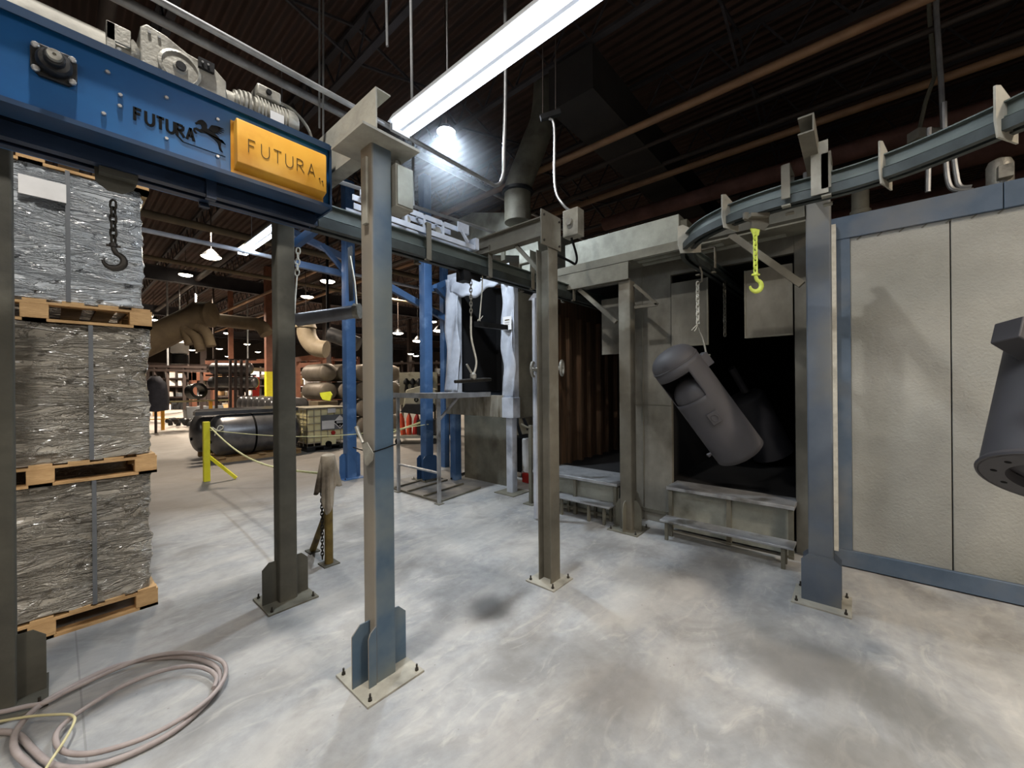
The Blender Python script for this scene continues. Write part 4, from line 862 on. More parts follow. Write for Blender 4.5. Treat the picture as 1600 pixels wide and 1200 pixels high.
xb.part('hose', MB().tube(smooth_path([(c0.x, c0.y, .7), (c0.x-.05, c0.y+.05, .95), (c0.x+.1, c0.y+.1, 1.1), (c0.x+.2, c0.y, .8)], 6), .03, 8), M_PLASTIC)
wx = atz(826, 762)
wt_ = Thing('white_drum', 'white plastic container with red base behind the pipe stand', 'container', (wx.x+.3, wx.y+.2, 0))
wt_.part('body', MB().box(wx.x+.2, wx.x+.4, wx.y+.1, wx.y+.3, .16, .72), M_WHITE, bevel=.02)
wt_.part('red_base', MB().box(wx.x+.2, wx.x+.4, wx.y+.1, wx.y+.3, 0, .16), M_RED, bevel=.01)
# hoses slack on the floor under the booth
single('floor_hose', MB().tube(smooth_path([atz(705, 748, .02), atz(730, 738, .02), atz(755, 742, .02), atz(780, 735, .02), atz(795, 748, .02)], 6), .018, 8), M_PLASTIC, 'black hose lying on the floor under the wash booth', 'hose')
# ------------------------------------------------------------------ wrapped pallet stack at left
PX0, PX1, PY0, PY1 = -.62, .50, 3.95, 4.95
def pallet(label, z, dx=0):
    t = Thing('wooden_pallet', label, 'pallet', ((PX0+PX1)/2, (PY0+PY1)/2, z), 'pallets of the wrapped stack')
    for x in (PX0+.0, (PX0+PX1)/2-.06, PX1-.12):
        for y in (PY0, (PY0+PY1)/2-.05, PY1-.1): t.part('block', MB().box(x+dx, x+.12+dx, y, y+.1, z+.018, z+.11), M_WOOD, bevel=.003)
    for x in (PX0+.0, (PX0+PX1)/2-.05, PX1-.1): t.part('bottom_board', MB().box(x+dx, x+.1+dx, PY0, PY1, z, z+.018), M_WOOD)
    t.part('stringer_board', MB().box(PX0+dx, PX1+dx, PY0, PY0+.1, z+.11, z+.126), M_WOOD)
    t.part('stringer_board', MB().box(PX0+dx, PX1+dx, PY1-.1, PY1, z+.11, z+.126), M_WOOD)
    t.part('bottom_board', MB().box(PX0+dx, PX1+dx, PY0, PY0+.09, z, z+.018), M_WOOD)
    for i in range(7):
        x = PX0+.01+i*(PX1-PX0-.12)/6; t.part('deck_board', MB().box(x+dx, x+.1+dx, PY0, PY1, z+.126, z+.142), M_WOOD)
def load(label, z0, z1, mt, seed, dx=0, bulge=.012):
    t = Thing('wrapped_load', label, 'wrapped goods', ((PX0+PX1)/2, (PY0+PY1)/2, z0), 'film wrapped loads of the stack')
    rnd = random.Random(seed); x0, x1, y0, y1 = PX0+.02+dx, PX1-.03+dx, PY0+.02, PY1-.02
    ph = [rnd.uniform(0, 6) for _ in range(8)]
    per = [(x0, y0), (x1, y0), (x1, y1), (x0, y1)]; n = 56; nv = 70; vs = []; fs = []
    def pt(s):
        k = int(s*4) % 4; f_ = s*4-int(s*4); a, b = per[k], per[(k+1) % 4]; return a[0]+(b[0]-a[0])*f_, a[1]+(b[1]-a[1])*f_
    N = n*4
    for j in range(nv+1):
        v = j/nv; z = z0+(z1-z0)*v
        for i in range(N):
            s = i/N; x, y = pt(s); e = abs((s*4) % 1-.5)*2
            fo_ = (v*5.5+x*2.2+ph[5]+.4*math.sin(x*7+ph[6])) % 1.0; fo2 = (v*3.1-x*3.3+ph[7]) % 1.0
            w_ = bulge*(.9*max(0, 1-abs(fo_-.5)*9)+.9*max(0, 1-abs(fo2-.5)*12))+bulge*(.5*math.sin(v*14+ph[0]+x*5)+.7*math.sin(v*9+ph[1]-x*7+y*4)+.8*math.sin(v*6+ph[2]+x*8)*math.sin(x*4+ph[3]+v*3))*.6
            k = int(s*4) % 4; nx, ny = ((0, -1), (1, 0), (0, 1), (-1, 0))[k]
            tap = -.012*math.sin(v*math.pi*1.0)*1.0
            cx, cy = (x0+x1)/2, (y0+y1)/2; rc = .02*max(0, e-.9)*10
            vs.append(V((x+nx*(w_+tap*.3)-(x-cx)/abs(x-cx+1e-6)*rc*.5, y+ny*(w_+tap*.3)-(y-cy)/abs(y-cy+1e-6)*rc*.5, z+.006*math.sin(s*40+ph[4])*(1 if j in (0, nv) else 0))))
    for j in range(nv): fs += [(j*N+i, j*N+(i+1) % N, (j+1)*N+(i+1) % N, (j+1)*N+i) for i in range(N)]
    fs += [tuple(range(N-1, -1, -1)), tuple(nv*N+i for i in range(N))]
    t.part('film_wrap', MB().add(vs, fs), mt)
    return t, x0, x1, y0
pallet('bottom pallet standing on the floor under the wrapped stack', 0)
l1 = load('lowest film wrapped load, grey brown', .142, .985, M_FILM, 1)
pallet('second pallet from the floor in the wrapped stack', .987)
l2 = load('middle film wrapped load with crumpled plastic top', 1.13, 2.045, M_FILM, 2)
pallet('third pallet from the floor in the wrapped stack', 2.05, -.02)
l3 = load('topmost film wrapped load behind the dark hook', 2.193, 3.05, M_FILM2, 3, -.03)
pallet('top pallet resting upside on the wrapped stack', 3.052, -.03)
for (t, x0, x1, y0), xs, z0, z1 in ((l1, .165, .14, .985), (l2, .155, 1.13, 2.045), (l3, .055, 2.19, 3.06)):
    t.part('strap', MB().box(xs, xs+.022, y0-.024, y0-.018, z0, z1), M_GREYPLATE, label='grey vertical strap')
l3[0].part('paper_label', MB().box(-.14, .06, PY0-.012, PY0-.003, 2.84, 2.96), M_WHITE, label='pale label under the film')
# slats peeking at the load feet
# ------------------------------------------------------------------ hoses
def fl_path(pts, z=.016): return [atz(a, b, z) for a, b in pts]
main = fl_path([(-60, 1142), (0, 1143), (28, 1148), (52, 1172), (82, 1195), (130, 1200), (200, 1180), (275, 1140), (325, 1095), (343, 1062), (335, 1040), (300, 1028), (250, 1028), (180, 1047), (110, 1080), (60, 1110), (28, 1145), (22, 1175), (42, 1200), (80, 1225)])
for i, p in enumerate(main):
    if i > 12: p.z += .02
single('air_hose', MB().tube(smooth_path(main, 8), .013, 10), M_HOSE, 'thick pinkish grey hose with wide outer loop at lower left', 'hose')
inner = fl_path([(-60, 1150), (0, 1147), (32, 1150), (60, 1165), (95, 1190), (150, 1190), (230, 1158), (300, 1110), (330, 1070), (322, 1048), (290, 1042), (230, 1055), (160, 1092), (110, 1130), (88, 1158), (90, 1178), (110, 1186), (200, 1172)], .014)
for i, p in enumerate(inner): p.z += .018 if 3 < i < 9 else 0
inner = fl_path([(-50, 1120), (0, 1113), (40, 1104), (70, 1098), (110, 1078), (180, 1046), (240, 1025), (300, 1020), (345, 1032), (352, 1055), (330, 1088), (280, 1125), (220, 1155), (150, 1176), (105, 1176), (88, 1160), (92, 1140), (120, 1115), (180, 1078), (240, 1052), (290, 1041), (322, 1045), (338, 1058), (334, 1075)], .042)
single('air_hose', MB().tube(smooth_path(inner, 8), .011, 10), M_HOSE, 'second grey hose coiled on top of the first at lower left', 'hose')
cordp = fl_path([(-40, 1135), (0, 1127), (50, 1119), (100, 1116), (114, 1119), (116, 1128), (102, 1155), (80, 1188), (60, 1220)], .062)
single('power_cord', MB().tube(smooth_path(cordp, 6), .0055, 8), M_CORD, 'thin cream cord bent over the hoses', 'cord')
# ------------------------------------------------------------------ rag post with chain, rope and yellow post
bp_ = (1.63, 3.64)
rp = Thing('barrier_post', 'rusty pipe post with slanting stay, rag over its top', 'post', (bp_[0], bp_[1], 0))
rp.part('pipe', MB().tube([(bp_[0], bp_[1], 0), (bp_[0], bp_[1], .93)], .036, 16), M_RUSTPOST)
rp.part('stay', MB().tube([(1.65, 4.03, .02), (1.635, 3.68, .47)], .03, 14), M_RUSTPOST)
rp.part('foot', MB().box(bp_[0]-.07, bp_[0]+.07, bp_[1]-.07, bp_[1]+.07, 0, .01), M_OLIVE)
rp.part('foot', MB().box(1.6, 1.7, 3.98, 4.1, 0, .01), M_OLIVE)
single('loose_chain', chain(V((bp_[0], bp_[1], .72))-cr0*.045-cf*.03, V((bp_[0], bp_[1], .06))-cr0*.045-cf*.03, .03, .0045, .019, .011), M_CHAINDK, 'thin dark chain dangling down the rusty post', 'chain')
def rag(u, v):
    a = u*2*math.pi; drop = v
    rr = .045+.055*drop+.025*math.sin(a*3+1)*drop+.018*math.sin(a*7)*drop
    ln = .30+.13*math.cos(a-R(225))+.07*math.cos(3*a)
    if v < .2: rr = .055*math.sin(v/.2*math.pi/2)+.001; z = .985-.02*(v/.2)**2
    else:
        f_ = (v-.2)/.8; rr = .055+.03*f_+.028*math.sin(a*3+1)*f_+.016*math.sin(a*7+2)*f_; z = .965-ln*f_
    return V((bp_[0]+math.cos(a)*rr, bp_[1]+math.sin(a)*rr, z+.01))
ro = single('rag', MB().grid(rag, 48, 20), M_CLOTH, 'dirty tan rag draped over the rusty post', 'rag', loc=(bp_[0], bp_[1], .9)); solid(ro, .006)
yp = V((1.705, 8.43, 0))
yb = Thing('barrier_post', 'bright yellow post with slanting brace in the aisle', 'post', tuple(yp))
yb.part('post', MB().box(yp.x-.045, yp.x+.045, yp.y-.045, yp.y+.045, 0, 1.02), M_YPOST, bevel=.004)
q = atz(368, 748); yb.part('brace', MB().bar((yp.x, yp.y, .46), (q.x, q.y-.05, .02), .045, .045), M_YPOST)
ra, rb_ = V((yp.x+.05, yp.y-.05, .92)), V((bp_[0]-.02, bp_[1]+.02, .82))
pts = [ra.lerp(rb_, i/14)-Z_*(.20*math.sin(math.pi*i/14)) for i in range(15)]
single('barrier_rope', MB().tube(pts, .011, 8), M_ROPE, 'pale yellow rope sagging from the yellow post to the rusty post', 'rope')
pts = [V((yp.x, yp.y, .88)).lerp(V((4.16, 5.5, .95)), i/12)-Z_*(.16*math.sin(math.pi*i/12)) for i in range(13)]
single('barrier_rope', MB().tube(pts, .006, 6), M_ROPE, 'thin rope running from the yellow post to the far blue column', 'rope')
single('rope_knot', MB().tube(smooth_path([ra+V((.02, -.02, 0)), ra+V((.1, -.08, -.06)), ra+V((.16, -.1, .0)), ra+V((.1, -.08, .02)), ra+V((.05, -.04, -.14))], 5), .010, 6), M_CHAINWH, 'loose white knot tied at the yellow post', 'rope')
# ------------------------------------------------------------------ lamps (bodies)
def fixture(label, x, y, z, L=2.44):
    t = Thing('fluorescent_fixture', label, 'lamp', (x, y, z))
    t.part('housing', MB().prism([(-.06, .07), (.06, .07), (.1, -.0), (.02, 0), (.012, -.02), (-.012, -.02), (-.02, 0), (-.1, -.0)], (x, y-L/2, z-.03), X_, Z_, Y_*L), M_FIXT)
    for s in (-1, 1): t.part('tube', MB().cyl((x+s*.055, y-L/2+.03, z-.05), (x+s*.055, y+L/2-.03, z-.05), .02, 12), M_TUBE)
    for s in (-1, 1): t.part('end_socket', MB().box(x-.07, x+.07, y+s*L/2-.015, y+s*L/2+.015, z-.075, z-.02), M_FIXT)
    for s in (-.7, .7): t.part('hanger_rod', MB().cyl((x, y+s, z+.04), (x, y+s, 6.4), .006, 6), M_CONDUIT)
    return t
fixture('twin tube lamp hanging overhead, nearest the camera', *FIX[0])
fixture('unseen twin tube lamp added to continue the overhead row', *FIX[1])
fixture('unseen twin tube lamp added behind the camera', *FIX[2])
fixture('short bright twin tube lamp beside the dark olive column', *FIX[3])
def highbay(label, x, y, z, s=1, mt=None, group=None, rod=True):
    t = Thing('high_bay_lamp', label, 'lamp', (x, y, z), group)
    t.part('reflector', MB().lathe([(.06*s, .2*s), (.1*s, .16*s), (.2*s, .05*s), (.22*s, 0)], (x, y, z), Z_, 20, cap=False), M_DKCAST)
    t.part('lens', MB().lathe([(.001, -.05*s), (.08*s, -.047*s), (.15*s, -.035*s), (.2*s, -.012*s), (.225*s, .01*s), (.001, .04*s)], (x, y, z), Z_, 20), mt or M_BULBW)
    if rod: t.part('hanger_rod', MB().cyl((x, y, z+.16*s), (x, y, max(z+.25, 6.42)), .01, 6), M_DKPIPE)
    return t
highbay('warm high bay lamp straight above the near columns', .1, 1.8, 6.2, .6)
highbay('round lamp glaring next to the overhead tube fixture', HB.x, HB.y, HB.z, .5, M_BULB)
hbp = [(330, 402, 9.5), (480, 464, 14), (428, 529, 22), (356, 521, 22), (398, 505, 20), (386, 538, 30), (403, 550, 34), (326, 566, 36), (356, 557, 36), (240, 500, 20), (255, 510, 24),
       (622, 521, 16), (653, 533, 15), (686, 517, 14), (642, 553, 26), (650, 556, 28), (676, 503, 20), (660, 548, 30), (512, 440, 12), (290, 430, 14), (300, 547, 30), (343, 545, 30)]
first = highbay('large round lamp left of the dark olive column', *atd(*hbp[0]), .9)
for i, (a, b, d) in enumerate(hbp[1:]):
    p = atd(a, b, d); c = copy_thing(first.o, p, 0, 'far small round lamp glowing under the dark roof', 'far high bay lamps')
    for k_ in list(c.children):
        if k_.name.startswith('hanger_rod'): k_.scale = (1, 1, 1); k_.data = k_.data.copy(); [setattr(v_, 'co', (v_.co.x, v_.co.y, 6.45-p.z if v_.co.z > 1 else v_.co.z)) for v_ in k_.data.vertices]

hm = bpy.data.materials.new('halo_scatter'); hm.use_nodes = True; nt = hm.node_tree; nt.nodes.remove(nt.nodes['Principled BSDF'])  # ball of scattering volume added to give this lamp a glow halo
vs_ = nt.nodes.new('ShaderNodeVolumeScatter'); vs_.inputs['Color'].default_value = (.82, .9, 1, 1); vs_.inputs['Anisotropy'].default_value = .3
tc_ = nt.nodes.new('ShaderNodeTexCoord'); ln_ = nt.nodes.new('ShaderNodeVectorMath'); ln_.operation = 'LENGTH'; nt.links.new(tc_.outputs['Object'], ln_.inputs[0])
mr_ = nt.nodes.new('ShaderNodeMapRange'); mr_.interpolation_type = 'SMOOTHERSTEP'; mr_.inputs[1].default_value = .05; mr_.inputs[2].default_value = 1.25; mr_.inputs[3].default_value = .10; mr_.inputs[4].default_value = 0
nt.links.new(ln_.outputs['Value'], mr_.inputs[0]); nt.links.new(mr_.outputs[0], vs_.inputs['Density']); nt.links.new(vs_.outputs[0], nt.nodes['Material Output'].inputs['Volume'])
hzm = MB().lathe([(1.25*math.sin(R(a)), -1.25*math.cos(R(a))) for a in range(1, 180, 9)]+[(.01, 1.25)], (HB.x, HB.y, HB.z-.1), Z_, 28)
hz = single('halo_haze', hzm, hm, 'bluish haze ball added as a glow around the round lamp beside the overhead tubes', 'haze', loc=(HB.x, HB.y, HB.z-.1)); hz['kind'] = 'stuff'
# ------------------------------------------------------------------ overhead conduits
single('conduit', MB().tube(smooth_path([(-1.0, 2.5, 3.46), (.3, 2.5, 3.46), (1.5, 2.5, 3.455), (2.5, 2.5, 3.44), (2.68, 2.5, 3.45), (2.77, 2.5, 3.56), (2.79, 2.5, 3.8), (2.82, 2.5, 4.6), (2.83, 2.5, 6.4)], 8), .017, 10), M_CONDUIT, 'long pale conduit passing over the columns and bending upward', 'conduit')
single('conduit', MB().tube([(1.33, 2.9, 3.13), (3.3, 2.9, 3.24)], .016, 8), M_CONDUIT, 'straight conduit above the chain guide frame', 'conduit')
single('drop_rod', MB().cyl(aty(643, 250, 2.8)+Z_*2.6, aty(646, 322, 2.8), .012, 8), M_CONDUIT, 'short bright rod hanging above the chain guide frame', 'rod')
for i, (a, b) in enumerate((((505, 40), (505, 215)), ((499, 60), (499, 200)))):
    single('hanger_rod', MB().cyl(atd(a[0], a[1]-60, 4.5), atd(b[0], b[1], 4.5), .011, 6), M_CONDUIT, ('thin rod hanging right of the drive motors, longer one', 'thin rod hanging right of the drive motors, shorter one')[i], 'rod')
single('hanger_rod', MB().cyl(atd(603, -40, 3.6), atd(605, 72, 3.6), .012, 8), M_CONDUIT, 'bright vertical rod dropping from the top picture edge', 'rod')
sw = Thing('switch_box', 'grey switch box with knob hung on flexible conduit', 'electrical box', tuple(atd(896, 350, 3.9)))
s0 = atd(896, 350, 3.9); d1 = X_; 
sw.part('body', MB().obox(s0, Y_*.085, X_*.06, Z_*.13), M_BEIGE, bevel=.006)
kb = s0-X_*.065; sw.part('knob', MB().cyl(kb, kb-X_*.03, .035, 14), M_CAST)
fx = [atd(858, 185, 4.0), atd(866, 200, 4.0), atd(867, 290, 3.95), atd(880, 320, 3.9), atd(896, 332, 3.9)]
sw.part('flexible_conduit', MB().tube(smooth_path(fx, 6), .013, 8), M_CONDUIT)
sw.part('lower_cable', MB().tube(smooth_path([atd(893, 372, 3.9), atd(901, 400, 3.9), atd(899, 412, 3.9), atd(890, 408, 3.9), atd(866, 396, 3.9)], 6), .012, 8), M_BLACK)
jx = atd(860, 180, 4.0)
sw.part('ceiling_box', MB().bar(jx-cr0*.1-Z_*.03, jx+cr0*.1+Z_*.03, .05, .05), M_DKCAST)
for a in (848, 868): sw.part('hanger_rod', MB().cyl(atd(a, 178, 4.0), atd(a, -60, 4.0), .006, 6), M_DKPIPE)
# long orange-brown gas pipes etc., along the hall
def long_pipe(label, x, z, r, mt, y0=-8.5, y1=30, name='gas_pipe', cat='pipe'):
    single(name, MB().cyl((x, y0, z), (x, y1, z), r, 14), mt, label, cat, loc=(x, 0, z))
long_pipe('lower orange brown pipe crossing above the booths', 6.55, 5.0, .048, M_ORANGE)
long_pipe('upper orange brown pipe under the roof at right', 5.08, 5.0, .048, M_ORANGE)
long_pipe('thin dark pipe just above the lower orange one', 6.6, 5.22, .035, M_DKPIPE)
long_pipe('thin dark pipe between the two orange pipes', 5.9, 5.2, .03, M_DKPIPE)
for i, (x, z, r) in enumerate(((7.6, 4.95, .13), (8.4, 4.75, .15), (9.2, 4.5, .16), (9.8, 4.1, .1), (10.2, 3.8, .12))):
    long_pipe(('nearest red brown lagged pipe beyond the oven roof', 'second red brown lagged pipe beyond the oven roof', 'thickest red brown lagged pipe beyond the oven roof', 'slim red brown pipe low beyond the oven roof', 'lowest red brown pipe beyond the oven roof')[i], x, z, r, M_REDPIPE, -8.5, 4.0)
long_pipe('dark round pipe high above the overhead lamp', 3.5, 5.6, .09, M_DKPIPE)
long_pipe('dark round pipe high at the upper left', .4, 5.7, .07, M_DKPIPE, -3)
# pipes running along X
def xpipe(label, y, z, r, mt, x0=-6, x1=20):
    single('roof_pipe', MB().cyl((x0, y, z), (x1, y, z), r, 12), mt, label, 'pipe', loc=(0, y, z))
xpipe('grey pipe crossing under the roof behind the tube lamp', 5.4, 5.4, .05, M_CONDUIT)
xpipe('brown pipe crossing behind the pallet stack', 9.2, 4.6, .07, M_DUCTTAN)
xpipe('white conduit crossing low behind the olive column', 7.8, 3.9, .035, M_WHITEFRAME, -4, 6.5)
xpipe('slim pipe crossing far above the aisle', 13.5, 4.9, .06, M_DUCTTAN)
single('square_duct', MB().box(4.3, 12, 2.4, 3.05, 5.2, 5.75), M_DUCTDK, 'dark square duct high under the roof beyond the lamp', 'duct')
# ------------------------------------------------------------------ roof steel
def joist(label, y0, y1, x, z=6.4, h=.55):
    t = Thing('roof_joist', label, 'joist', (x, (y0+y1)/2, z-h), 'open web roof joists')
    t.part('top_chord', MB().box(x-.04, x+.04, y0, y1, z-.05, z), M_JOIST)
    t.part('bottom_chord', MB().box(x-.04, x+.04, y0, y1, z-h, z-h+.04), M_JOIST)
    mb = MB(); n = int((y1-y0)/.62)
    for i in range(n):
        a = y0+i*(y1-y0)/n; b = a+(y1-y0)/n/2; c = a+(y1-y0)/n
        mb.bar((x, a, z-.03), (x, b, z-h+.03), .022, .022).bar((x, b, z-h+.03), (x, c, z-.03), .022, .022)
    t.part('web', mb, M_JOIST)
    return t
j0 = joist('open web steel roof joist, leftmost of the row', -9, 47.5, -2.6)
for i in range(1, 16):
    copy_thing(j0.o, (-2.6+i*1.75, j0.L.y, j0.L.z), 0, 'open web steel roof joist, '+ORD[i]+' of the row')
gd = None
for i, y in enumerate((9.5, 18.5, 27.5, 36.5)):
    single('roof_girder', MB().prism(ibeam_poly(.2, .5, .02, .015), (-11.5, y, 5.62), Y_, Z_, X_*43), M_JOIST, ('first', 'second', 'third', 'farthest')[i]+' roof girder counted from the camera', 'beam', loc=(0, y, 5.4))
for y, nm_ in ((1.2, 'nearest'), (5.0, 'middle'), (8.0, 'farthest')):
  xb_ = MB()
  for i in range(14):
    x = -2.6+i*1.75
    if True: xb_.bar((x, y, 5.9), (x+1.75, y, 6.38), .03, .03).bar((x, y, 6.38), (x+1.75, y, 5.9), .03, .03)
  single('roof_bridging', xb_, M_JOIST, nm_+' row of crossed bracing bars between the roof joists', 'brace')
# ------------------------------------------------------------------ blue frame behind, with hung pipe
bf = Thing('blue_frame', 'bright blue overhead frame with diagonals behind the near columns', 'frame', (3.0, 6.5, 3.5))
def bbar(a, b, wd=.1, nm='beam'): bf.part(nm, MB().bar(a, b, wd, wd*1.1), M_BLUE2)
bbar(atd(462, 382, 5.6), atd(512, 343, 5.4), .09)
bbar(atd(455, 362, 7.0), atd(548, 408, 7.4), .1); bbar(atd(462, 412, 7.0), atd(545, 430, 7.4), .1)
bbar(atd(503, 382, 7.0), atd(545, 432, 7.3), .07, 'brace')
bbar(atd(608, 448, 7.0), atd(696, 498, 7.6), .1); bbar(atd(680, 447, 6.9), atd(700, 470, 7.4), .07, 'brace')
bbar(atd(700, 440, 7.3), atd(672, 452, 6.9), .08)
bf.part('post', MB().box(5.0, 5.12, 6.1, 6.22, 0, 4.2), M_BLUE2)
hp = Thing('hung_pipe', 'dark shiny pipe hung level behind the olive column', 'pipe', tuple(atd(510, 495, 5.0)))
pa_, pb_ = atd(464, 500, 5.2), atd(560, 486, 5.2)
hp.part('pipe', MB().tube([pa_, pb_], .085, 20), M_TANKBG)
hp.part('clamp', MB().tube([pb_-cr0*.05, pb_+cr0*.02], .1, 18), M_CHAIN)
hp.part('chain', chain(atd(466, 388, 5.2), atd(464, 430, 5.2), .06, .009, .04, .025), M_CHAINWH)
hp.part('rod', MB().tube([atd(464, 430, 5.2), atd(461, 470, 5.2), atd(460, 495, 5.2)], .012, 6), M_CHAINWH)
hp.part('strap', MB().bar(atd(547, 386, 5.2), atd(549, 470, 5.2), .09, .02), M_DKCAST)
hp.part('rod', MB().tube([atd(547, 400, 5.1), atd(554, 440, 5.1), atd(557, 475, 5.1)], .014, 6), M_CHAINWH)
# ------------------------------------------------------------------ big tanks on pallet in the aisle
def lying_tank(label, p, d, r, L, mt, group=None, fit=True):
    p, d = V(p), V(d).normalized(); t = Thing('steel_tank', label, 'tank', tuple(p+d*L/2-Z_*r), group)
    prof = [(r*math.cos(R(a)), r*.45*(1-math.sin(R(a)))) for a in range(88, -1, -11)]
    prof2 = [(r*math.cos(R(a)), L-r*.45*(1-math.sin(R(a)))) for a in range(0, 89, 11)]
    t.part('shell', MB().lathe(prof+prof2, p, d, 32), mt)
    if fit:
        a = p+d*(r*.2); t.part('fitting', MB().cyl(a-V((-.2, .9, 0))*r*.3-Z_*r*.25, a-d*.12-V((-.2, .9, 0))*r*.3-Z_*r*.25, .035, 10), M_BLACK)
        t.part('girth_strap', MB().lathe([(r+.004, 0), (r+.008, .01), (r+.008, .03), (r+.004, .04)], p+d*L*.42, d, 32, cap=False), M_BLACK)
    return t
lying_tank('long dark tank lying nearest behind the yellow post', (2.15, 10.45, .56), X_, .44, 1.8, M_TANKBG)
lying_tank('long dark tank lying behind its twin, end further left', (2.0, 11.4, .56), X_, .44, 1.95, M_TANKBG)
sk = Thing('tank_skid', 'low wooden skid beneath the two long tanks', 'pallet', (3.6, 10.9, 0))
for y in (10.15, 10.9, 11.6): sk.part('runner', MB().box(2.2, 3.9, y, y+.1, 0, .1), M_WOOD)
for x in (2.25, 3.0, 3.75): sk.part('deck_board', MB().box(x, x+.14, 10.1, 11.75, .1, .12), M_WOOD)
ch = Thing('channel_stack', 'bundle of dark steel channels lying on the long tanks', 'steel channels', (3.4, 11, 1.02))
for i in range(4):
    y = 10.3+i*.34; ch.part('channel', MB().box(1.9+.08*i, 3.9+.08*i, y, y+.2, 1.02, 1.10), M_TANKBG)
# IBC tote
ib = Thing('ibc_tote', 'yellowed caged liquid tote on black pallet with hazard placard', 'container', (4.6, 10.7, 0))
ix0, ix1, iy0, iy1 = 4.02, 5.02, 10.1, 11.2
ib.part('pallet_base', MB().box(ix0, ix1, iy0, iy1, .09, .13).box(ix0, ix0+.2, iy0, iy1, 0, .09).box(ix1-.2, ix1, iy0, iy1, 0, .09).box(ix0+.4, ix0+.6, iy0, iy1, 0, .09), M_PLASTIC, bevel=.01)
ib.part('bottle', MB().box(ix0+.03, ix1-.03, iy0+.03, iy1-.03, .2, 1.06), M_IBC, bevel=.05)
ib.part('valve_guard', MB().box(ix0+.35, ix0+.7, iy0-.02, iy0+.02, .13, .32), M_IBC)
ib.part('red_valve_cap', MB().cyl((ix0+.64, iy0-.02, .42), (ix0+.64, iy0+.02, .42), .05, 12), M_RED)
ib.part('valve', MB().cyl((ix0+.5, iy0-.08, .16), (ix0+.5, iy0+.03, .16), .07, 14), M_BLACK)
cg_ = MB()
for z in (.2, .34, .5, .68, .86, 1.03): cg_.box(ix0, ix1, iy0-.006, iy0+.006, z, z+.018).box(ix0-.006, ix0+.006, iy0, iy1, z, z+.018).box(ix1-.006, ix1+.006, iy0, iy1, z, z+.018)
for i in range(7): x = ix0+i*(ix1-ix0)/6; cg_.box(x-.008, x+.008, iy0-.008, iy0+.004, .13, 1.05)
for i in range(6): y = iy0+i*(iy1-iy0)/5; cg_.box(ix0-.008, ix0+.004, y-.008, y+.008, .13, 1.05)
cg_.box(ix0-.01, ix1+.03, iy0-.01, iy1, 1.06, 1.075)
ib.part('cage', cg_, M_CAGE)
ib.part('label_plate', MB().box(ix0+.33, ix0+.93, iy0-.02, iy0-.009, .5, .88), M_GREYPLATE)
ib.part('white_label', MB().box(ix0+.35, ix0+.66, iy0-.026, iy0-.021, .53, .74), M_WHITE)
ib.part('white_label', MB().box(ix0+.5, ix0+.7, iy0-.02, iy0-.01, .93, 1.04), M_WHITE)
pc = (ix0+.80, iy0-.03, .69)
def dia(s): return [(0, -s), (s, 0), (0, s), (-s, 0)]
pl_ = ib.part('hazard_placard', MB().prism(dia(.175), pc, X_, Z_, -Y_*.004), M_WHITE)
ib.part('placard_black', MB().prism([(-.15, .0), (0, -.15), (.15, 0), (.13, .03), (-.13, .03)], (pc[0], pc[1]-.004, pc[2]), X_, Z_, -Y_*.002), M_BLACK, pl_)
pr_ = MB()
for i in range(5): pr_.box(pc[0]-.085+i*.036, pc[0]-.063+i*.036, pc[1]-.0075, pc[1]-.006, pc[2]-.035, pc[2]+.02)
pr_.box(pc[0]-.01, pc[0]+.01, pc[1]-.0075, pc[1]-.006, pc[2]-.11, pc[2]-.08)
ib.part('placard_digits', pr_, M_WHITE, pl_)
# ------------------------------------------------------------------ stacks of small tanks
def tank_at(px_, py_, D, r, L, mt, label, group, d=None):
    p = atd(px_, py_, D); dd = V(d) if d else V((.75, .66, 0)); return lying_tank(label, p, dd, r, L, mt, group, False)
for i in range(7):
    lying_tank(('nearest', 'second', 'third', 'fourth', 'fifth', 'sixth', 'farthest')[i]+' domed end in the row of small tanks behind the long tanks', (4.2, 13.0+.57*i, .98), X_, .28, 1.0, M_TANKBG, 'small steel tanks in a row behind the long tanks', False)
cr_ = Thing('tank_cradle', 'low timber cradle carrying the row of small tanks', 'cradle', (5, 14.7, 0))
for x in (4.5, 5.4): cr_.part('beam', MB().box(x, x+.15, 12.7, 16.8, .58, .7), M_WOOD)
for x in (4.5, 5.4):
    for y in (12.8, 14.7, 16.6): cr_.part('block', MB().box(x, x+.15, y, y+.15, 0, .58), M_WOOD)
for k, z in enumerate((.29, .87, 1.45, 2.03)):
    for i in range(5):
        lying_tank(('bottom', 'second', 'third', 'top')[k]+' layer of the tan tank stack, '+('leftmost', 'second from left', 'middle', 'fourth from left', 'rightmost')[i]+' domed end', (5.53+.57*i, 12.2, z), Y_, .28, 1.5, M_TANKTAN, 'tan tanks stacked left of the tool cart', False)
lying_tank('pale tank end showing above the tote', atd(503, 607, 14.6), (.4, .9, 0), .24, 1.0, M_TANKTAN, fit=False)
rk = Thing('tank_rack', 'dark steel rack holding two shelves of tanks at the far left', 'rack', tuple(atd(350, 640, 15)))
def rbar(a, b, D, D2=None, wd=.09, mt=M_RACKDK, nm='rail'): rk.part(nm, MB().bar(atd(*a, D), atd(*b, D2 or D), wd, wd), mt)
for x in (338, 360, 368, 377, 386): rbar((x, 562), (x, 644), 14.7, nm='upright', wd=.08)
for y in (562, 586.5, 608): rbar((322, y), (400, y), 15.2, wd=.06)
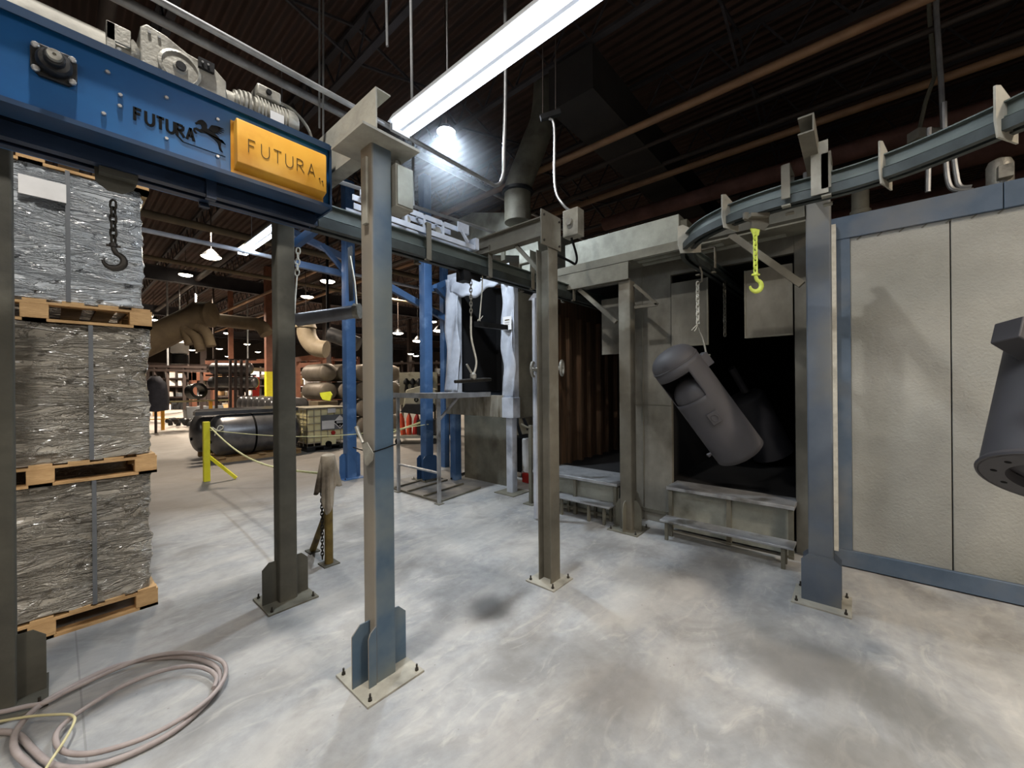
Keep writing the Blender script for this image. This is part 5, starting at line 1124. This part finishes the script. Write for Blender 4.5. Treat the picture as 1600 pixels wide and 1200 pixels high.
for i, (a, b) in enumerate(((332, 576), (330, 597.5))):
    p = atd(a-2, b, 15.2); q = atd(a+62+(10 if i else 0), b, 15.2); lying_tank(('upper', 'lower')[i]+' dark tank resting in the far steel rack', p, (q-p), .22, (q-p).length, M_TANKBG, fit=False)
rt = Thing('storage_rack', 'long brown beam rack crossing at the far left', 'rack', tuple(atd(280, 640, 17)))
for y in (572, 578): rt.part('beam', MB().bar(atd(225, y, 17), atd(325, y+2, 17), .14, .1), M_RACKDK)
for x in (243, 262, 288, 315): rt.part('upright', MB().bar(atd(x, 572, 17), atd(x, 640, 17), .1, .1), M_RACKDK)
# columns, posts, brown framing far back
def fcol(px_, D, wpx, mt, label, z1=6.4, mt2=None, z2=0):
    p = atd(px_, 600, D); h = wpx*D/FPX/2
    t = Thing('hall_column', label, 'column', (p.x, p.y, 0)); t.part('shaft', MB().box(p.x-h, p.x+h, p.y-h, p.y+h, z2, z1), mt)
    if mt2: t.part('painted_base', MB().box(p.x-h*1.03, p.x+h*1.03, p.y-h*1.03, p.y+h*1.03, 0, z2), mt2, label='yellow painted lower part')
fcol(420, 16, 9, M_BRTAN, 'rust brown hall column with yellow foot left of the olive column', mt2=M_YPOST, z2=2.2)
fcol(511, 17, 9, M_RACKDK, 'dark hall column above the stacked tan tanks')
fcol(361, 20, 6, M_BRTAN, 'slim rust hall column behind the tank rack')
fcol(318, 24, 7, M_RACKDK, 'dark hall column far left of the tank rack')
fcol(697, 13, 10, M_RUSTPOST, 'ochre column between the blue column and the draped doorway', z1=3.2)
fcol(288, 26, 4, M_RACKDK, 'thin dark hall column at far left')
fcol(640, 28, 5, M_RACKDK, 'thin dark hall column over the tool board')
# bright window band and far shelving
for i, (x0, x1, y0, y1, D) in enumerate(((245, 335, 582, 600, 40), (392, 420, 580, 590, 38), (465, 512, 585, 604, 40), (612, 628, 596, 612, 36), (820, 838, 655, 700, 12))):
    a, b = atd(x0, y0, D), atd(x1, y1, D); c = (a+b)/2
    o = struct('window_%d' % (i+1), MB().obox(c, cr0*((b-a).dot(cr0)/2), cf*.03, Z_*(abs(a.z-b.z)/2)), M_WIN)
rnd = random.Random(5)
# shelves of pale boxes and machinery silhouettes, each unit a thing
names = [('pale stacked sheet goods on far shelving', M_WHITE), ('brown crate on far shelving', M_CARD), ('dark machine part on the far floor', M_PLASTIC), ('grey machine cabinet on the far floor', M_GREYPLATE), ('tan carton on the far floor', M_DUCTTAN)]
spec = []
PL = []
RK = ((240, 330, 30), (335, 425, 32), (462, 560, 30), (462, 560, 22), (610, 700, 26))
for i in range(150):
    k = rnd.choice((0, 0, 0, 1, 2, 2, 3, 4)); x0, x1, D = rnd.choice(RK)
    z = rnd.choice((0, .9, 1.7, 2.3)) if k != 2 else 0
    spec.append((rnd.uniform(x0+4, x1-4), D if z else D-1.5, k, z)); PL.append(('standing before' if z == 0 else {.9: 'on the first shelf of', 1.7: 'on the second shelf of', 2.3: 'on the third shelf of'}[z])+' '+{240: 'the rack behind the wrapped pallets', 335: 'the rack behind the tank rack', 462: 'the farthest rack behind the tote' if D == 30 else 'the rust coloured rack behind the tote', 610: 'the rack behind the tool board'}[x0])
gname = ['far shelf goods', 'far crates', 'far machine parts', 'far cabinets', 'far cartons']
first_box = {}
for i, (a, D, k, zz) in enumerate(spec):
    hz = rnd.uniform(.3, .72); p = atd(a, 600, D)
    if k not in first_box:
        t = Thing(('carton', 'crate', 'machine_part', 'cabinet', 'carton')[k], names[k][0], ('goods', 'crate', 'machine part', 'cabinet', 'carton')[k], (0, 0, 0), gname[k])
        t.part('body', MB().box(-.3, .3, -.22, .22, 0, .7), names[k][1], bevel=.02)
        t.part('lid' if k in (0, 4, 1) else 'panel', MB().box(-.31, .31, -.23, .23, .7, .75), (M_CARD, M_WOOD, M_DKCAST, M_BEIGE, M_WHITE)[k])
        first_box[k] = t; o = t.o
        o.location = (p.x, p.y, zz)
    else: o = copy_thing(first_box[k].o, (p.x, p.y, zz), 0)
    o['label'] = ('pale sheet goods', 'brown crate', 'dark machine part', 'grey cabinet', 'tan carton')[k]+' '+PL[i]
    o.rotation_euler = (0, 0, rnd.uniform(0, 1.5)); o.scale = (rnd.uniform(.4, 1.1), rnd.uniform(.4, .8), hz)
# far rack frames
for i, (x0, x1, D) in enumerate(((240, 330, 30), (335, 425, 32), (462, 560, 30), (462, 560, 22), (610, 700, 26))):
    t = Thing('pallet_rack', ('far rack behind the wrapped pallets', 'far rack behind the tank rack', 'farthest rack behind the tote', 'nearer rust coloured rack behind the tote', 'far rack behind the tool board')[i], 'rack', tuple(V((atd((x0+x1)/2, 600, D).x, atd((x0+x1)/2, 600, D).y, 0))))
    mt = M_BRTAN if i in (3, 2) else M_RACKDK
    for k in range(6):
        p = atd(x0+(x1-x0)*k/5, 600, D); t.part('upright', MB().box(p.x-.06, p.x+.06, p.y-.06, p.y+.06, 0, 3.2), mt)
    for z in (.9, 1.7, 2.3, 3.1):
        a, b = atd(x0, 600, D), atd(x1, 600, D); t.part('shelf_beam', MB().bar((a.x, a.y, z-.06), (b.x, b.y, z-.06), .5, .1), mt)
# handrail, drum, scraps left
hr_ = Thing('guard_rail', 'yellow rail on thin posts at the far left aisle edge', 'rail', tuple(V((atd(300, 628, 15).x, atd(300, 628, 15).y, 0))))
hr_.part('rail', MB().bar(atd(228, 629, 15), atd(357, 625, 15), .06, .06), M_CORD)
p = atd(254, 629, 15); hr_.part('post', MB().box(p.x-.05, p.x+.05, p.y-.05, p.y+.05, 0, p.z), M_YEL)
p = atd(329, 627, 15); hr_.part('post', MB().box(p.x-.05, p.x+.05, p.y-.05, p.y+.05, 0, p.z), M_YEL)
p = atz(246, 650); single('fiber_drum', MB().lathe([(.2, 0), (.2, .42), (.21, .43)], (p.x, p.y, 0), Z_, 20), M_CARD, 'tan cardboard drum by the yellow guard rail', 'drum')
p = atz(244, 655); q = V((p.x, p.y, .03))
single('timber_scrap', MB().bar(q+V((-.5, -.3, 0)), q+V((.9, -.9, 0)), .14, .06), M_WOOD, 'loose board on the floor beside the pallet stack', 'board')
jk = atd(243, 610, 14); dk = Thing('draped_coat', 'dark blue black coats hanging at the far left', 'coat', (jk.x, jk.y, .5))
dk.part('cloth', MB().lathe([(.12, 0), (.3, .25), (.38, .9), (.34, 1.2), (.05, 1.25)], (jk.x, jk.y, 2.0), -Z_, 14), M_DENIM)
dk.part('stand', MB().cyl((jk.x, jk.y, 0), (jk.x, jk.y, 2.05), .04, 8), M_RACKDK)
p = atd(302, 612, 15); single('steel_ring', MB().lathe([(.2, 0), (.3, 0), (.3, .35), (.2, .35), (.2, 0)], p, (.3, -.9, .1), 24, cap=False), M_DKCAST, 'dark round pipe section on the far left floor stock', 'pipe')
p = atd(397, 603, 16); single('red_banner', MB().prism([(-.12, -1.6), (.12, -1.6), (.2, .35), (-.05, .4)], p, cr0, Z_, cf*.05), M_RED, 'red tarp hanging beyond the tank rack', 'tarp')
p = atd(510, 618, 11.8); single('safety_vest', MB().prism([(-.12, -.12), (.1, -.16), (.16, .02), (.1, .12), (-.2, .08), (-.18, .0)], p, cr0, Z_, cf*.06), M_HIVIS, 'bright yellow safety vest lying left of the tan tanks', 'vest')
single('stock_crate', MB().box(p.x-.3, p.x+.3, p.y-.1, p.y+.5, 0, p.z-.16), M_DUCTTAN, 'brown stock crate under the yellow safety vest', 'crate', bevel=.02)
# heaps of dark castings in a long row on the floor (each countable)
pf = None
for i in range(22):
    p = atd(262+i*4.6, 636+rnd.uniform(-2, 3), 16+rnd.uniform(-.5, .5)); z = .3
    if pf is None:
        t = Thing('pipe_elbow', 'dark pipe elbow, leftmost in the long low row left of the tanks', 'pipe fitting', (0, 0, 0), 'pipe elbows in the far low row')
        t.part('elbow', MB().tube([(.2*math.cos(a*.3), 0, .08+.2*math.sin(a*.3)) for a in range(7)], .08, 10), M_DKCAST); pf = t; t.o.location = (p.x, p.y, 0); t.o.rotation_euler = (0, 0, 1)
    else: copy_thing(pf.o, (p.x, p.y, 0), rnd.uniform(0, 6), 'dark pipe elbow, '+ORD[i]+' in the long low row left of the tanks')
# big tan ducts at left far
dt = Thing('tan_duct', 'big tan ribbed duct curving under the roof behind the pallets', 'duct', tuple(atd(300, 500, 13)))
P = [atd(205, 545, 12), atd(255, 522, 12.5), atd(300, 500, 13), atd(318, 487, 13.2)]
dt.part('main_pipe', MB().tube(smooth_path(P, 6), [.42+.0*i for i in range(19)], 20), M_DUCTTAN)
P = [atd(318, 495, 13.4), atd(335, 515, 13.4), atd(345, 545, 13.4)]
dt.part('elbow', MB().lathe([(.3, -.3), (.42, -.2), (.42, .25), (.3, .3)], atd(318, 492, 13.2), (.7, -.7, 0), 20), M_DUCTTAN)
for k, (a, b) in enumerate(((275, 520), (292, 530), (308, 523))):
    dt.part('branch', MB().tube(smooth_path([atd(a, b-12, 12.6), atd(a+14, b-4, 12.6), atd(a+22, b+18, 12.6)], 5), .14, 12), M_DUCTTAN)
dt.part('branch', MB().tube(smooth_path([atd(340, 500, 15), atd(375, 504, 15), atd(405, 508, 15), atd(417, 522, 15)], 6), .24, 16), M_DUCTTAN)
vt = Thing('vent_elbow', 'cream duct elbow glowing above the tote', 'duct', tuple(atd(490, 530, 12)))
vt.part('elbow', MB().tube(smooth_path([atd(478, 500, 12), atd(480, 525, 12), atd(492, 542, 12), atd(510, 546, 12)], 6), .26, 16), M_CREAM)
vt.part('cone', MB().lathe([(.3, 0), (.16, .4)], atd(478, 512, 12), Z_, 16), M_CREAM)
vt.part('hanger_rod', MB().cyl(atd(478, 512, 12), atd(478, 512, 12)+Z_*3.2, .012, 6), M_DKPIPE)
ot = Thing('hanging_duct', 'dark hung drum with bracket behind the blue column', 'duct', tuple(atd(550, 530, 11)))
ot.part('drum', MB().tube([atd(515, 522, 11), atd(560, 538, 11)], .2, 16), M_TANKBG); ot.part('bracket', MB().bar(atd(512, 500, 11)+Z_*3.1, atd(512, 530, 11), .06, .06), M_DKCAST)
# ------------------------------------------------------------------ tool board and cart behind the steel table
tbp = Thing('tool_board', 'cream pegboard cabinet with three dark hanging tools', 'board', tuple(V((atd(650, 600, 12.3).x, atd(650, 600, 12.3).y, 0))))
a, b = atd(624, 582, 12.3), atd(684, 632, 12.3); c = (a+b)/2
tbp.part('panel', MB().obox(c, cr0*((b-a).dot(cr0)/2), cf*.03, Z_*(abs(a.z-b.z)/2)), M_BOARD, bevel=.01)
for x in (635, 645, 655, 672):
    p = atd(x, 600, 12.2); tbp.part('hanging_tool', MB().lathe([(.03, 0), (.09, .08), (.09, .16), (.04, .2), (.06, .38), (.03, .44)], p+Z_*.17, -Z_, 10), M_DKCAST)
tbp.part('leg', MB().obox(V((c.x, c.y, .5))-cr0*.5, cr0*.03, cf*.03, Z_*.5), M_GALVDK); tbp.part('leg', MB().obox(V((c.x, c.y, .5))+cr0*.5, cr0*.03, cf*.03, Z_*.5), M_GALVDK)
sc = atz(650, 694); ct = Thing('tool_cart', 'low cart loaded with orange red cylinders and black scrap', 'cart', (sc.x, sc.y, 0))
ct.part('deck', MB().obox(V((sc.x, sc.y, .2))+cf*.3, cr0*.65, cf*.35, Z_*.03), M_GALV)
for s in (-1, 1): ct.part('caster', MB().cyl(V((sc.x, sc.y, .08))+cr0*.5*s, V((sc.x, sc.y, .08))+cr0*.5*s+cf*.05, .08, 14), M_PLASTIC)
cart_b = V((sc.x, sc.y, .23))+cf*.3
for i, (dx, mt, lab) in enumerate(((-.42, M_REDOR, 'leftmost orange gas bottle on the low cart'), (-.26, M_REDOR, 'tilted orange gas bottle on the low cart'), (-.1, M_RED, 'dark red gas bottle on the low cart'))):
    q = cart_b+cr0*dx; single('gas_bottle', MB().lathe([(.07, 0), (.075, .02), (.075, .45), (.04, .55), (.02, .6)], q, (Z_+cr0*.12*(i-1)), 14), mt, lab, 'gas bottle')
single('scrap_bin', MB().obox(cart_b+cr0*.28+Z_*.22, cr0*.25, cf*.3, Z_*.2), M_PLASTIC, 'black bin at the right end of the low cart', 'bin')
mh = Thing('engine_casting', 'dirty cream and black machine casting above the cart', 'machine', tuple(cart_b+Z_*.6))
e0 = cart_b+Z_*.75
mh.part('casting', MB().prism([(-.45, -.05), (-.35, .5), (.1, .62), (.5, .5), (.5, .1), (.1, -.15)], e0, cr0, Z_, cf*.3), M_BOARD, bevel=.03)
mh.part('valve_block', MB().prism([(-.5, -.12), (-.35, .12), (0, .1), (.45, .12), (.5, -.1), (.1, -.2)], e0-cf*.06, cr0, Z_, cf*.1), M_PLASTIC, bevel=.02)
for k, (dx, dz) in enumerate(((.28, .42), (.3, .3), (.18, .2), (.32, .1), (-.05, .22))):
    q = e0+cr0*dx+Z_*dz; mh.part('port_ring', MB().tube([q+cr0*.05*math.cos(a*.63)+Z_*.05*math.sin(a*.63)-cf*.02 for a in range(10)], .016, 6, True), M_WHITE if k < 4 else M_BLACK)
pts = [atd(612, 676, 8), V((4.2, 5.52, .98))+V((.4, .5, .0)), V((4.26, 5.69, 1.0))]
single('barrier_rope', MB().tube(pts, .02, 6), M_ROPE, 'short yellow rope strung before the tool cart', 'rope')

# ------------------------------------------------------------------ more of the far hall
def runway(label, x0, y0, x1, y1, D0, D1, h, mt):
    a, b = atd(x0, y0, D0), atd(x1, y1, D1); t = Thing('runway_beam', label, 'beam', tuple((a+b)/2))
    t.part('beam', MB().bar(a, b, h*.5, h), mt)
    for f_ in (.05, .95):
        p = a.lerp(b, f_); t.part('upright', MB().box(p.x-.07, p.x+.07, p.y-.07, p.y+.07, 0, p.z-h/2), mt)
runway('long dark runway beam behind the wrapped pallets', 225, 571, 330, 575, 19, 19, .3, M_RACKDK)
runway('rust orange runway beam above the tank rack', 322, 566, 424, 564, 21, 20, .2, M_BRTAN)
runway('rust orange beam low above the tote, nearer one', 463, 562, 508, 556, 15, 14.2, .18, M_BRTAN)
runway('rust orange beam low above the tote, farther one', 463, 571, 512, 568, 19, 19, .2, M_BRTAN)
runway('pale beam crossing far behind the tank rack', 365, 575, 424, 579, 27, 27, .25, M_DUCTTAN)
uh = atd(281, 549, 15); un = Thing('unit_heater', 'white topped hanging heater left of the tank rack', 'heater', tuple(uh))
un.part('casing', MB().lathe([(.2, 0), (.28, .05), (.28, .4), (.2, .5)], uh-Z_*.1, Z_, 18), M_WHITE)
un.part('fan_guard', MB().lathe([(.28, 0), (.26, .35), (.1, .38)], uh-Z_*.48, Z_, 18), M_PLASTIC)
un.part('hanger_rod', MB().cyl(uh+Z_*.4, (uh.x, uh.y, 6.4), .02, 6), M_CONDUIT)
for i, (x_, y0_, y1_, D_) in enumerate(((262, 540, 572, 17), (294, 538, 572, 17), (307, 528, 552, 16), (334, 545, 562, 16), (387, 533, 560, 20))):
    a, b = atd(x_, y0_, D_), atd(x_, y1_, D_)
    single('drop_pipe', MB().cyl((a.x, a.y, 6.4), (a.x, a.y, b.z), .035, 8), (M_CONDUIT, M_DKPIPE)[i % 2], ORD[i]+' of the thin drop pipes over the far left stock', 'pipe')
mc = atd(318, 608, 19); mm = Thing('press_machine', 'tall brown machine frame left of the tank rack', 'machine', (mc.x, mc.y, 0))
mm.part('frame', MB().box(mc.x-.5, mc.x-.3, mc.y-.3, mc.y+.3, 0, 2.3).box(mc.x+.3, mc.x+.5, mc.y-.3, mc.y+.3, 0, 2.3).box(mc.x-.5, mc.x+.5, mc.y-.3, mc.y+.3, 1.9, 2.3), M_BRTAN, bevel=.02)
mm.part('bed', MB().box(mc.x-.7, mc.x+.7, mc.y-.4, mc.y+.4, 0, .7), M_GREYPLATE, bevel=.02)
mm.part('ram', MB().cyl((mc.x, mc.y, 1.2), (mc.x, mc.y, 1.9), .12, 14), M_CAST)
ws = atz(345, 640); wk = Thing('work_bench', 'dark welded stand with legs beneath the tank rack', 'stand', (ws.x, ws.y, 0))
wk.part('top', MB().obox((ws.x, ws.y, .9), cr0*.7, cf*.3, Z_*.04), M_RACKDK)
for s_ in (-1, 0, 1): wk.part('leg', MB().obox(V((ws.x, ws.y, .43))+cr0*.6*s_, cr0*.05, cf*.05, Z_*.43), M_RACKDK)
